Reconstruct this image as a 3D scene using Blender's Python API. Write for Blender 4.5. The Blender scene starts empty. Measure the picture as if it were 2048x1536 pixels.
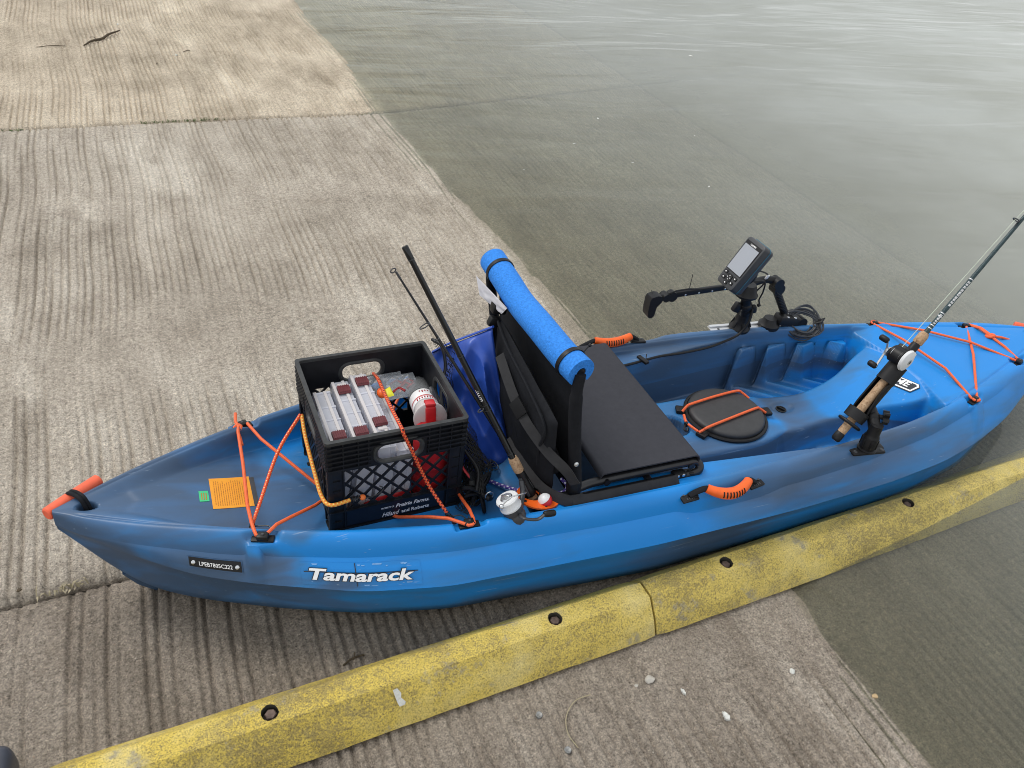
import bpy, bmesh, math, random
import numpy as np
from mathutils import Vector, Matrix, noise as mnoise
from mathutils.geometry import tessellate_polygon

random.seed(7)
RNG = np.random.RandomState(11)
scene = bpy.context.scene
COL = scene.collection

# ------------------------------------------------------------------ frames
# G: the sloping ramp (x down the slope, y along the waterline, z off the slab)
# K: the kayak (x to the bow, y to its far side, z up), both in metres
SLOPE = math.radians(5.0)
WATER_X = 0.20                      # the waterline on the ramp
M_G = Matrix.Translation((0, 0, WATER_X * math.sin(SLOPE))) @ Matrix.Rotation(SLOPE, 4, 'Y')
RG = Matrix(((0.99836, -0.05669, -0.00742), (0.05643, 0.9979, -0.03185), (0.00921, 0.03138, 0.99947)))
M_K = M_G @ RG.transposed().to_4x4()
FRAMES = {'K': M_K, 'G': M_G, 'W': Matrix.Identity(4)}

# ------------------------------------------------------------------ camera
cam_data = bpy.data.cameras.new('camera')
cam = bpy.data.objects.new('camera', cam_data)
COL.objects.link(cam)
CR_ = Matrix(((0.92722, -0.36072, 0.10076), (-0.13793, -0.57901, -0.80357), (0.3482, 0.73119, -0.58662)))
CC_ = Vector((-1.1619, -1.48183, 1.63799))
rot = Matrix((CR_[0], -CR_[1], -CR_[2])).transposed()
cam.matrix_world = M_K @ (Matrix.Translation(CC_) @ rot.to_4x4())
cam_data.sensor_width = 36.0
cam_data.lens = 1589.42 / 2048 * 36.0
cam_data.clip_start = 0.05
cam_data.clip_end = 2000
scene.camera = cam

# ------------------------------------------------------------------ light
SUN_EL, SUN_AZ = math.radians(58), math.radians(125)     # azimuth from +x towards +y
world = bpy.data.worlds.new('World')
scene.world = world
world.use_nodes = True
wn = world.node_tree
wn.nodes.clear()
sky = wn.nodes.new('ShaderNodeTexSky')
sky.sky_type = 'NISHITA'
sky.sun_disc = False
sky.sun_elevation = SUN_EL
sky.sun_rotation = math.radians(90) - SUN_AZ
sky.dust_density = 4.0
sky.air_density = 1.2
sky.ozone_density = 1.5
hs = wn.nodes.new('ShaderNodeHueSaturation')
hs.inputs['Saturation'].default_value = 0.35
wn.links.new(sky.outputs[0], hs.inputs['Color'])
# a bright overcast layer with soft cloud structure over the clear sky
tc = wn.nodes.new('ShaderNodeTexCoord')
mp = wn.nodes.new('ShaderNodeMapping')
mp.inputs['Scale'].default_value = (1.0, 1.0, 2.6)
nz = wn.nodes.new('ShaderNodeTexNoise')
nz.inputs['Scale'].default_value = 2.3
nz.inputs['Detail'].default_value = 5
nz.inputs['Roughness'].default_value = 0.55
wn.links.new(tc.outputs['Generated'], mp.inputs[0])
wn.links.new(mp.outputs[0], nz.inputs['Vector'])
cr = wn.nodes.new('ShaderNodeValToRGB')
cr.color_ramp.elements[0].position = 0.34
cr.color_ramp.elements[0].color = (7.4, 7.8, 8.3, 1)
cr.color_ramp.elements[1].position = 0.66
cr.color_ramp.elements[1].color = (12.8, 13.1, 13.3, 1)
wn.links.new(nz.outputs['Fac'], cr.inputs[0])
mx = wn.nodes.new('ShaderNodeMixRGB')
mx.inputs[0].default_value = 0.78
wn.links.new(hs.outputs[0], mx.inputs[1])
wn.links.new(cr.outputs[0], mx.inputs[2])
bg = wn.nodes.new('ShaderNodeBackground')
bg.inputs['Strength'].default_value = 0.10
wn.links.new(mx.outputs[0], bg.inputs['Color'])
wo = wn.nodes.new('ShaderNodeOutputWorld')
wn.links.new(bg.outputs[0], wo.inputs['Surface'])

sun_data = bpy.data.lights.new('sun', 'SUN')
sun_data.energy = 1.5
sun_data.angle = math.radians(22)
sun_data.color = (1.0, 0.96, 0.90)
sun = bpy.data.objects.new('sun', sun_data)
COL.objects.link(sun)
sdir = Vector((math.cos(SUN_EL) * math.cos(SUN_AZ), math.cos(SUN_EL) * math.sin(SUN_AZ), math.sin(SUN_EL)))
sun.rotation_euler = sdir.to_track_quat('Z', 'Y').to_euler()
sun.location = sdir * 20

scene.view_settings.view_transform = 'Standard'
scene.view_settings.look = 'None'
scene.view_settings.exposure = 0.0
scene.view_settings.gamma = 1.0
scene.view_settings.use_curve_mapping = False
scene.cycles.use_denoising = True
scene.cycles.filter_width = 0.95
scene.cycles.max_bounces = 10
scene.cycles.transmission_bounces = 8
scene.cycles.transparent_max_bounces = 12
scene.cycles.sample_clamp_indirect = 8.0

# ------------------------------------------------------------------ helpers
def lin(h):
    h = h.lstrip('#')
    out = []
    for i in (0, 2, 4):
        c = int(h[i:i + 2], 16) / 255
        out.append(c / 12.92 if c <= 0.04045 else ((c + 0.055) / 1.055) ** 2.4)
    return (*out, 1.0)

def sstep(a, b, x):
    t = np.clip((x - a) / (b - a + 1e-12), 0, 1)
    return t * t * (3 - 2 * t)

class NT:
    """small node-tree writer"""
    def __init__(self, name):
        self.m = bpy.data.materials.new(name)
        self.m.use_nodes = True
        self.t = self.m.node_tree
        self.t.nodes.clear()
        self.out = self.t.nodes.new('ShaderNodeOutputMaterial')
    def n(self, typ, **kw):
        nd = self.t.nodes.new(typ)
        for k, v in kw.items():
            if k.startswith('i_'):
                key = k[2:].replace('_', ' ')
                nd.inputs[int(key) if key.isdigit() else key].default_value = v
            else:
                setattr(nd, k, v)
        return nd
    def l(self, a, b):
        self.t.links.new(a, b)
    def coord(self, kind='Object', scale=(1, 1, 1), rotz=0.0, loc=(0, 0, 0)):
        tc = self.n('ShaderNodeTexCoord')
        mp = self.n('ShaderNodeMapping')
        mp.inputs['Scale'].default_value = scale
        mp.inputs['Rotation'].default_value = (0, 0, rotz)
        mp.inputs['Location'].default_value = loc
        self.l(tc.outputs[kind], mp.inputs[0])
        return mp.outputs[0]
    def noise(self, vec, scale, detail=4, rough=0.55, dist=0.0):
        nd = self.n('ShaderNodeTexNoise', i_Scale=scale, i_Detail=detail, i_Roughness=rough, i_Distortion=dist)
        self.l(vec, nd.inputs['Vector'])
        return nd.outputs['Fac']
    def ramp(self, fac, stops):
        nd = self.n('ShaderNodeValToRGB')
        els = nd.color_ramp.elements
        els[0].position, els[0].color = stops[0]
        els[1].position, els[1].color = stops[-1]
        for p, c in stops[1:-1]:
            e = els.new(p)
            e.color = c
        self.l(fac, nd.inputs[0])
        return nd.outputs[0]
    def mix(self, fac, a, b, mode='MIX'):
        nd = self.n('ShaderNodeMixRGB', blend_type=mode)
        for s, v in ((0, fac), (1, a), (2, b)):
            if isinstance(v, (int, float)):
                nd.inputs[s].default_value = v if s == 0 else (v, v, v, 1)
            elif isinstance(v, tuple):
                nd.inputs[s].default_value = v
            else:
                self.l(v, nd.inputs[s])
        return nd.outputs[0]
    def math(self, op, a, b=0.0, c=None):
        nd = self.n('ShaderNodeMath', operation=op)
        for s, v in enumerate((a, b) if c is None else (a, b, c)):
            if isinstance(v, (int, float)):
                nd.inputs[s].default_value = v
            else:
                self.l(v, nd.inputs[s])
        return nd.outputs[0]
    def bump(self, h, strength, dist, normal=None):
        nd = self.n('ShaderNodeBump', i_Strength=strength, i_Distance=dist)
        self.l(h, nd.inputs['Height'])
        if normal is not None:
            self.l(normal, nd.inputs['Normal'])
        return nd.outputs[0]
    def bsdf(self, color, rough=0.5, metal=0.0, normal=None, **kw):
        p = self.n('ShaderNodeBsdfPrincipled')
        for key, v in (('Base Color', color), ('Roughness', rough), ('Metallic', metal)):
            if isinstance(v, (int, float, tuple)):
                p.inputs[key].default_value = v
            else:
                self.l(v, p.inputs[key])
        for k, v in kw.items():
            p.inputs[k.replace('_', ' ')].default_value = v
        if normal is not None:
            self.l(normal, p.inputs['Normal'])
        self.l(p.outputs[0], self.out.inputs['Surface'])
        return p

def plain(name, color, rough=0.5, metal=0.0, var=0.12, vscale=40, bump=0.0, bscale=300, bdist=0.001, **kw):
    """a solid material with slight tone wear and an optional fine relief"""
    m = NT(name)
    v = m.coord()
    f = m.noise(v, vscale, 5)
    lo = tuple(c * (1 - var) for c in color[:3]) + (1,)
    hi = tuple(min(1, c * (1 + var) + var * 0.01) for c in color[:3]) + (1,)
    col = m.ramp(f, [(0.3, lo), (0.7, hi)])
    r = m.math('MULTIPLY_ADD', m.noise(v, vscale * 2.3, 4), 0.22, rough - 0.11)
    nrm = None
    if bump:
        nrm = m.bump(m.noise(v, bscale, 3), bump, bdist)
    m.bsdf(col, r, metal, nrm, **kw)
    return m.m

class MB:
    """collects shapes; build() links them as ONE mesh object"""
    def __init__(self):
        self.v, self.f, self.uv = [], [], []
    def add(self, verts, faces, uvs=None):
        o = len(self.v)
        self.v += [tuple(p) for p in verts]
        for i, f in enumerate(faces):
            self.f.append(tuple(o + k for k in f))
            self.uv.append(uvs[i] if uvs else None)
        return self
    def quad(self, a, b, c, d):
        return self.add([a, b, c, d], [(0, 1, 2, 3)])
    def box(self, c, s, bev=0.0, rot=None, seg=2):
        bm = bmesh.new()
        bmesh.ops.create_cube(bm, size=1)
        for v in bm.verts:
            v.co = Vector((v.co.x * s[0], v.co.y * s[1], v.co.z * s[2]))
        if bev > 0:
            bmesh.ops.bevel(bm, geom=list(bm.edges), offset=min(bev, min(s) * 0.49), segments=seg, profile=0.5, affect='EDGES')
        c = Vector(c)
        vs = [(rot @ v.co if rot else v.co) + c for v in bm.verts]
        bm.verts.index_update()
        self.add(vs, [tuple(v.index for v in f.verts) for f in bm.faces])
        bm.free()
        return self
    def tube(self, pts, r, n=8, closed=False, cap=True, flat=1.0, up=None):
        pts = [Vector(p) for p in pts]
        N = len(pts)
        rs = r if isinstance(r, (list, tuple)) else [r] * N
        tans = []
        for i in range(N):
            a = pts[(i - 1) % N] if (closed or i > 0) else pts[i]
            b = pts[(i + 1) % N] if (closed or i < N - 1) else pts[i]
            t = b - a
            tans.append(t.normalized() if t.length > 1e-9 else Vector((0, 0, 1)))
        t0 = tans[0]
        u = Vector(up) if up else (Vector((0, 0, 1)) if abs(t0.z) < 0.9 else Vector((1, 0, 0)))
        u = (u - t0 * u.dot(t0)).normalized()
        vs, L, acc = [], [], 0
        for i in range(N):
            if i:
                acc += (pts[i] - pts[i - 1]).length
                u = (u - tans[i] * u.dot(tans[i]))
                u = u.normalized() if u.length > 1e-6 else tans[i].orthogonal().normalized()
            w = tans[i].cross(u)
            L.append(acc)
            for k in range(n):
                a = 2 * math.pi * k / n
                vs.append(pts[i] + u * (rs[i] * flat * math.cos(a)) + w * (rs[i] * math.sin(a)))
        fs, uv = [], []
        for i in range(N if closed else N - 1):
            j = (i + 1) % N
            lj = L[j] if j else acc + (pts[0] - pts[-1]).length
            for k in range(n):
                k2 = (k + 1) % n
                fs.append((i * n + k, i * n + k2, j * n + k2, j * n + k))
                uv.append(((L[i], k / n), (L[i], (k + 1) / n), (lj, (k + 1) / n), (lj, k / n)))
        if cap and not closed:
            fs.append(tuple(reversed(range(n))))
            uv.append(tuple((0, 0) for _ in range(n)))
            fs.append(tuple((N - 1) * n + k for k in range(n)))
            uv.append(tuple((acc, 0) for _ in range(n)))
        return self.add(vs, fs, uv)
    def rod(self, A, B, prof, n=16, cap=True):
        """turned shape on the line A->B: prof = [(metres from A, radius)]"""
        A, B = Vector(A), Vector(B)
        d = (B - A).normalized()
        u = d.orthogonal().normalized()
        w = d.cross(u)
        vs, fs = [], []
        for s, r in prof:
            for k in range(n):
                a = 2 * math.pi * k / n
                vs.append(A + d * s + u * (r * math.cos(a)) + w * (r * math.sin(a)))
        for i in range(len(prof) - 1):
            for k in range(n):
                k2 = (k + 1) % n
                fs.append((i * n + k, i * n + k2, (i + 1) * n + k2, (i + 1) * n + k))
        if cap:
            fs.append(tuple(reversed(range(n))))
            fs.append(tuple((len(prof) - 1) * n + k for k in range(n)))
        return self.add(vs, fs)
    def cyl(self, A, B, r, n=16, r2=None):
        return self.rod(A, B, [(0, r), ((Vector(B) - Vector(A)).length, r if r2 is None else r2)], n)
    def ball(self, c, r, n=14, sc=(1, 1, 1)):
        c = Vector(c)
        m = n // 2 + 1
        vs, fs = [], []
        for i in range(m + 1):
            th = math.pi * i / m
            for k in range(n):
                ph = 2 * math.pi * k / n
                vs.append(c + Vector((sc[0] * r * math.sin(th) * math.cos(ph), sc[1] * r * math.sin(th) * math.sin(ph), sc[2] * r * math.cos(th))))
        for i in range(m):
            for k in range(n):
                k2 = (k + 1) % n
                fs.append((i * n + k, (i + 1) * n + k, (i + 1) * n + k2, i * n + k2))
        return self.add(vs, fs)
    def plate(self, outer, holes, fn, d0, d1):
        """a sheet with holes: 2D loops mapped by fn(a, b, depth)"""
        loops = [outer] + list(holes)
        flat = [p for lp in loops for p in lp]
        tris = tessellate_polygon([[Vector((p[0], p[1], 0)) for p in lp] for lp in loops])
        n = len(flat)
        vs = [fn(p[0], p[1], d0) for p in flat] + [fn(p[0], p[1], d1) for p in flat]
        fs = [tuple(t) for t in tris] + [tuple(n + i for i in reversed(t)) for t in tris]
        o = 0
        for lp in loops:
            k = len(lp)
            for i in range(k):
                j = (i + 1) % k
                fs.append((o + i, o + j, n + o + j, n + o + i))
            o += k
        return self.add(vs, fs)
    def prism(self, poly, fn, d0, d1):
        return self.plate(poly, [], fn, d0, d1)
    def pillow(self, corners, thick, nu=24, nv=24, wrinkle=0.0, seed=0, power=0.5, back=0.35, freq=(5, 3.2), ridge=False):
        P = [Vector(c) for c in corners]          # 00, 10, 11, 01
        N = (P[1] - P[0]).cross(P[3] - P[0]).normalized()
        vs = []
        for side, th in ((1, thick), (-1, thick * back)):
            for j in range(nv + 1):
                for i in range(nu + 1):
                    u, v = i / nu, j / nv
                    p = (P[0] * (1 - u) + P[1] * u) * (1 - v) + (P[3] * (1 - u) + P[2] * u) * v
                    e = max(0.0, 16 * u * (1 - u) * v * (1 - v)) ** power
                    w = 0.0
                    if wrinkle:
                        w = wrinkle * (mnoise.noise(Vector((u * freq[0] + v * .8 + seed, v * freq[1] - u * .6, seed))) + 0.5 * mnoise.noise(Vector((u * freq[0] * 2.2 - v, v * freq[1] * 2 + seed, 3.1 + seed))))
                        if ridge:
                            w = wrinkle * (0.9 - 2.6 * abs(mnoise.noise(Vector((u * freq[0] + v * 1.6 + seed, v * freq[1] - u * 1.2, seed)))) - 1.2 * abs(mnoise.noise(Vector((u * freq[0] * 1.9 - v * 2, v * freq[1] * 1.7 + seed, 3.1)))))
                        w *= min(1.0, e * 2.2)
                    vs.append(p + N * (side * th * e + w))
        m = (nu + 1) * (nv + 1)
        fs = []
        for s in range(2):
            for j in range(nv):
                for i in range(nu):
                    a = s * m + j * (nu + 1) + i
                    q = (a, a + 1, a + nu + 2, a + nu + 1)
                    fs.append(q if s == 0 else tuple(reversed(q)))
        return self.add(vs, fs)
    def strap(self, pts, width, normals, thick=0.0022):
        """a flat webbing band along pts; width direction = normal x tangent"""
        pts = [Vector(p) for p in pts]
        N = len(pts)
        if not isinstance(normals, list):
            normals = [normals] * N
        vs = []
        for i, p in enumerate(pts):
            t = (pts[min(N - 1, i + 1)] - pts[max(0, i - 1)]).normalized()
            nr = Vector(normals[i])
            nr = (nr - t * nr.dot(t)).normalized()
            w = nr.cross(t)
            for a, b in ((-1, 0), (1, 0), (1, 1), (-1, 1)):
                vs.append(p + w * (a * width / 2) + nr * (b * thick))
        fs = [(3, 2, 1, 0), tuple((N - 1) * 4 + k for k in range(4))]
        for i in range(N - 1):
            for k in range(4):
                k2 = (k + 1) % 4
                fs.append((i * 4 + k, i * 4 + k2, (i + 1) * 4 + k2, (i + 1) * 4 + k))
        return self.add(vs, fs)
    def build(self, name, mat, parent, smooth=40):
        o = ORIG.get(parent.name, Vector((0, 0, 0)))
        me = bpy.data.meshes.new(name)
        me.from_pydata([tuple(Vector(p) - o) for p in self.v], [], self.f)
        if any(self.uv):
            lay = me.uv_layers.new(name='UVMap')
            i = 0
            for f, uv in zip(self.f, self.uv):
                for k in range(len(f)):
                    lay.data[i].uv = uv[k] if uv else (0, 0)
                    i += 1
        return link_mesh(name, me, mat, parent, smooth)

ORIG = {}
def link_mesh(name, me, mat, parent, smooth=40):
    me.validate()
    if smooth:
        me.polygons.foreach_set('use_smooth', [True] * len(me.polygons))
        me.set_sharp_from_angle(angle=math.radians(smooth))
    for m in (mat if isinstance(mat, (list, tuple)) else [mat]):
        me.materials.append(m)
    ob = bpy.data.objects.new(name, me)
    COL.objects.link(ob)
    ob.parent = parent
    if parent is not None and parent.name in ORIG:
        ORIG[ob.name] = ORIG[parent.name]
    return ob

def thing(name, label, cat, loc, frame='K', group=None):
    """an Empty at the base of a thing; its parts are authored in the frame's coordinates"""
    e = bpy.data.objects.new(name, None)
    e.empty_display_size = 0.05
    COL.objects.link(e)
    e.matrix_world = FRAMES[frame] @ Matrix.Translation(Vector(loc))
    e['label'] = label
    e['category'] = cat
    if group:
        e['group'] = group
    ORIG[e.name] = Vector(loc)
    return e

def structure(name, frame='G', loc=(0, 0, 0)):
    e = bpy.data.objects.new(name, None)
    COL.objects.link(e)
    e.matrix_world = FRAMES[frame] @ Matrix.Translation(Vector(loc))
    e['kind'] = 'structure'
    ORIG[e.name] = Vector(loc)
    return e

def grid_mesh(name, X, Y, Z, mat, parent, smooth=None, extra=None):
    """a quad sheet from 2D arrays, in the parent's frame"""
    o = ORIG.get(parent.name, Vector((0, 0, 0)))
    ny, nx = X.shape
    co = np.stack([X - o.x, Y - o.y, Z - o.z], -1).reshape(-1, 3)
    a = (np.arange(ny - 1)[:, None] * nx + np.arange(nx - 1)[None, :]).ravel()
    q = np.stack([a, a + 1, a + nx + 1, a + nx], -1)
    return array_mesh(name, co, q, mat, parent, smooth)

def array_mesh(name, co, q, mat, parent, smooth=None):
    me = bpy.data.meshes.new(name)
    me.vertices.add(len(co))
    me.vertices.foreach_set('co', co.astype(np.float32).ravel())
    nq = len(q)
    k = q.shape[1]
    me.loops.add(nq * k)
    me.loops.foreach_set('vertex_index', q.astype(np.int32).ravel())
    me.polygons.add(nq)
    me.polygons.foreach_set('loop_start', np.arange(0, nq * k, k, dtype=np.int32))
    me.update(calc_edges=True)
    me.polygons.foreach_set('use_smooth', [True] * nq)
    if smooth:
        me.set_sharp_from_angle(angle=math.radians(smooth))
    for m in (mat if isinstance(mat, (list, tuple)) else [mat]):
        me.materials.append(m)
    ob = bpy.data.objects.new(name, me)
    COL.objects.link(ob)
    ob.parent = parent
    if parent.name in ORIG:
        ORIG[ob.name] = ORIG[parent.name]
    return ob

def vnoise(x, y, seed=0):
    """smooth value noise on arrays"""
    xi, yi = np.floor(x).astype(int), np.floor(y).astype(int)
    fx, fy = x - xi, y - yi
    fx, fy = fx * fx * (3 - 2 * fx), fy * fy * (3 - 2 * fy)
    def h(a, b):
        n = (a * 374761393 + b * 668265263 + seed * 974711) & 0x7fffffff
        n = ((n ^ (n >> 13)) * 1274126177) & 0x7fffffff
        return ((n ^ (n >> 16)) & 0xffff) / 65535.0
    return (h(xi, yi) * (1 - fx) + h(xi + 1, yi) * fx) * (1 - fy) + (h(xi, yi + 1) * (1 - fx) + h(xi + 1, yi + 1) * fx) * fy

def lettering(name, body, fn, mat, parent, size=1.0, shear=0.0, offset=0.0, space=1.0, align='LEFT', width=None, res=3):
    """flat print: the letters' outline mapped by fn(x, y); width = total width wanted"""
    cu = bpy.data.curves.new('letters', 'FONT')
    cu.body = body
    cu.size = size
    cu.shear = shear
    cu.offset = offset
    cu.space_character = space
    cu.align_x = align
    cu.resolution_u = res
    ob = bpy.data.objects.new('letters', cu)
    COL.objects.link(ob)
    bpy.context.view_layer.update()
    dg = bpy.context.evaluated_depsgraph_get()
    me0 = bpy.data.meshes.new_from_object(ob.evaluated_get(dg))
    vs = [v.co.copy() for v in me0.vertices]
    fs = [tuple(p.vertices) for p in me0.polygons]
    bpy.data.objects.remove(ob)
    bpy.data.curves.remove(cu)
    bpy.data.meshes.remove(me0)
    if width:
        x0, x1 = min(v.x for v in vs), max(v.x for v in vs)
        k = width / (x1 - x0)
        for v in vs:
            v.x = (v.x - x0) * k
    mb = MB()
    mb.add([fn(v.x, v.y) for v in vs], fs)
    return mb.build(name, mat, parent, smooth=None)

def screw(parent, c, axis, r=.0045, h=.0018, mat=None, name='screw'):
    c, a = Vector(c), Vector(axis).normalized()
    mb = MB()
    mb.rod(c, c + a, [(0, r), (h * .6, r), (h, r * .7)], 10)
    return mb.build(name, mat or M_GREYPL, parent)

def bez(p0, p1, p2, p3, n=12):
    p0, p1, p2, p3 = map(Vector, (p0, p1, p2, p3))
    out = []
    for i in range(n + 1):
        t = i / n
        out.append(p0 * (1 - t) ** 3 + p1 * (3 * t * (1 - t) ** 2) + p2 * (3 * t * t * (1 - t)) + p3 * t ** 3)
    return out

def spline(pts, n=8):
    """Catmull-Rom through pts"""
    P = [Vector(p) for p in pts]
    P = [P[0] * 2 - P[1]] + P + [P[-1] * 2 - P[-2]]
    out = []
    for i in range(1, len(P) - 2):
        a, b, c, d = P[i - 1:i + 3]
        for k in range(n):
            t = k / n
            out.append(0.5 * (2 * b + (c - a) * t + (2 * a - 5 * b + 4 * c - d) * t * t + (3 * b - a - 3 * c + d) * t ** 3))
    out.append(P[-2])
    return out
# ------------------------------------------------------------------ materials
def concrete_mat(name, lo, mid, hi, tint=(1, 1, 1, 1)):
    m = NT(name)
    v = m.coord()
    vs = m.coord(scale=(1.0, 0.32, 1.0))
    big = m.noise(v, 1.1, 5, 0.62)
    med = m.noise(vs, 7.0, 6, 0.68)
    fine = m.noise(v, 70.0, 6, 0.75)
    grit = m.noise(v, 210.0, 4, 0.8)
    f = m.math('MULTIPLY_ADD', med, 0.5, m.math('MULTIPLY', big, 0.5))
    col = m.ramp(f, [(0.36, lo), (0.50, mid), (0.64, hi)])
    # pale efflorescence and brown silt lie over it in broad smears
    eff = m.ramp(m.noise(vs, 2.1, 8, 0.70), [(0.55, (0, 0, 0, 1)), (0.72, (1, 1, 1, 1))])
    col = m.mix(m.math('MULTIPLY', eff, 0.66), col, (0.66, 0.65, 0.62, 1))
    silt = m.ramp(m.noise(m.coord(loc=(3, 7, 0)), 3.4, 8, 0.76), [(0.52, (0, 0, 0, 1)), (0.70, (1, 1, 1, 1))])
    col = m.mix(m.math('MULTIPLY', silt, 0.34), col, (0.150, 0.125, 0.100, 1))
    col = m.mix(0.75, col, m.ramp(fine, [(0.34, (0.48, 0.47, 0.46, 1)), (0.50, (0.97, 0.97, 0.97, 1)), (0.66, (1.34, 1.34, 1.32, 1))]), 'MULTIPLY')
    col = m.mix(0.70, col, m.ramp(grit, [(0.37, (0.22, 0.21, 0.20, 1)), (0.47, (0.92, 0.92, 0.92, 1)), (0.56, (1.10, 1.09, 1.07, 1)), (0.66, (2.0, 1.96, 1.88, 1))]), 'MULTIPLY')
    # pinkish and pale aggregate stones showing through
    vor = m.n('ShaderNodeTexVoronoi', i_Scale=110.0)
    m.l(v, vor.inputs['Vector'])
    spk = m.ramp(vor.outputs['Distance'], [(0.14, (1, 1, 1, 1)), (0.26, (0, 0, 0, 1))])
    pick = m.ramp(m.noise(v, 46, 2), [(0.54, (0, 0, 0, 1)), (0.60, (1, 1, 1, 1))])
    agg = m.ramp(m.noise(v, 90, 1), [(0.4, (0.40, 0.31, 0.25, 1)), (0.6, (0.66, 0.64, 0.60, 1))])
    col = m.mix(m.math('MULTIPLY', m.math('MULTIPLY', spk, pick), 0.75), col, agg)
    # dark lichen pits
    vo2 = m.n('ShaderNodeTexVoronoi', i_Scale=38.0)
    m.l(v, vo2.inputs['Vector'])
    pit = m.ramp(vo2.outputs['Distance'], [(0.06, (1, 1, 1, 1)), (0.12, (0, 0, 0, 1))])
    pk2 = m.ramp(m.noise(m.coord(loc=(1, 5, 2)), 17, 2), [(0.56, (0, 0, 0, 1)), (0.6, (1, 1, 1, 1))])
    col = m.mix(m.math('MULTIPLY', m.math('MULTIPLY', pit, pk2), 0.8), col, (0.055, 0.045, 0.038, 1))
    col = m.mix(1.0, col, tint, 'MULTIPLY')
    # the part of the ramp the lake keeps wet: dark, algae-filmed concrete with a ragged upper edge
    tcw = m.n('ShaderNodeTexCoord')
    sx = m.n('ShaderNodeSeparateXYZ')
    m.l(tcw.outputs['Object'], sx.inputs[0])
    edge = m.math('ADD', sx.outputs[0], m.math('MULTIPLY', m.math('SUBTRACT', m.noise(vs, 26, 4, 0.7), 0.5), 0.10))
    wetf = m.ramp(m.math('MULTIPLY_ADD', m.math('SUBTRACT', edge, WATER_X - 0.015), 9.0, 0.5), [(0.30, (0, 0, 0, 1)), (0.62, (1, 1, 1, 1))])
    wcol = m.mix(0.30, m.mix(1.0, col, (0.80, 0.77, 0.70, 1), 'MULTIPLY'), (0.225, 0.212, 0.170, 1))
    col = m.mix(wetf, col, wcol)
    h = m.math('MULTIPLY_ADD', grit, 0.6, fine)
    nrm = m.bump(h, 0.8, 0.006)
    rgh = m.math('MULTIPLY_ADD', wetf, -0.35, 0.92)
    m.bsdf(col, rgh, 0.0, nrm, Specular_IOR_Level=0.25)
    return m.m

C_LO, C_MID, C_HI = (0.235, 0.215, 0.190, 1), (0.36, 0.335, 0.305, 1), (0.46, 0.44, 0.41, 1)
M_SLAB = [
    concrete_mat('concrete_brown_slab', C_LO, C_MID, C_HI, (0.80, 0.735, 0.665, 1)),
    concrete_mat('concrete_grey_slab', C_LO, C_MID, C_HI, (1.22, 1.16, 1.07, 1)),
    concrete_mat('concrete_tan_slab', C_LO, C_MID, C_HI, (1.46, 1.34, 1.15, 1)),
    concrete_mat('concrete_sunken_slab', C_LO, C_MID, C_HI, (0.85, 0.86, 0.72, 1)),
]
M_SOIL = plain('soil', (0.075, 0.064, 0.05), 0.95, var=0.4, vscale=30, bump=0.6, bscale=80, bdist=0.01)
M_LAKEBED = plain('lake_silt', (0.115, 0.115, 0.075), 0.95, var=0.3, vscale=2, bump=0.4, bscale=20, bdist=0.02)

def curb_mat():
    m = NT('worn_yellow_paint')
    v = m.coord()
    big = m.noise(v, 5, 6, 0.68)
    fine = m.noise(v, 130, 5, 0.75)
    grit = m.noise(v, 260, 4, 0.78)
    yel = m.ramp(big, [(0.3, (0.50, 0.36, 0.055, 1)), (0.55, (0.60, 0.455, 0.10, 1)), (0.75, (0.66, 0.55, 0.24, 1))])
    # algae and grime thicken towards the water (x of the ramp)
    geo = m.n('ShaderNodeNewGeometry')
    sx = m.n('ShaderNodeSeparateXYZ')
    m.l(geo.outputs['Position'], sx.inputs[0])
    tow = m.ramp(m.math('MULTIPLY_ADD', sx.outputs[0], 0.45, 0.55), [(0.1, (0, 0, 0, 1)), (0.95, (1, 1, 1, 1))])
    yel = m.mix(m.math('MULTIPLY', tow, 0.4), yel, (0.56, 0.47, 0.20, 1))
    w = m.math('ADD', fine, m.math('MULTIPLY', m.math('SUBTRACT', big, 0.5), 0.95))
    worn = m.ramp(w, [(0.38, (1, 1, 1, 1)), (0.54, (0, 0, 0, 1))])
    col = m.mix(m.math('MULTIPLY', worn, 0.62), yel, (0.20, 0.165, 0.09, 1))
    dirt = m.ramp(m.noise(m.coord(loc=(5, 1, 2)), 9, 7, 0.72), [(0.50, (0, 0, 0, 1)), (0.72, (1, 1, 1, 1))])
    col = m.mix(m.math('MULTIPLY', dirt, 0.42), col, (0.27, 0.24, 0.16, 1))
    bare = m.ramp(m.math('ADD', m.noise(m.coord(loc=(9, 4, 1)), 11, 7, 0.75), m.math('MULTIPLY', fine, 0.25)), [(0.70, (0, 0, 0, 1)), (0.76, (1, 1, 1, 1))])
    col = m.mix(m.math('MULTIPLY', bare, 0.7), col, (0.24, 0.225, 0.20, 1))
    col = m.mix(0.6, col, m.ramp(grit, [(0.36, (0.26, 0.24, 0.21, 1)), (0.46, (0.95, 0.95, 0.95, 1)), (0.63, (1.5, 1.5, 1.38, 1))]), 'MULTIPLY')
    nrm = m.bump(m.math('MULTIPLY_ADD', grit, 0.5, fine), 0.5, 0.003)
    m.bsdf(col, 0.75, 0.0, nrm, Specular_IOR_Level=0.35)
    return m.m
M_CURB = curb_mat()
M_RUST = plain('rusty_steel', (0.15, 0.105, 0.085), 0.7, 0.5, var=0.4, vscale=90, bump=0.3)
M_BOLTHOLE = plain('bolt_hole_lining', (0.05, 0.045, 0.035), 0.9, var=0.3)

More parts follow.
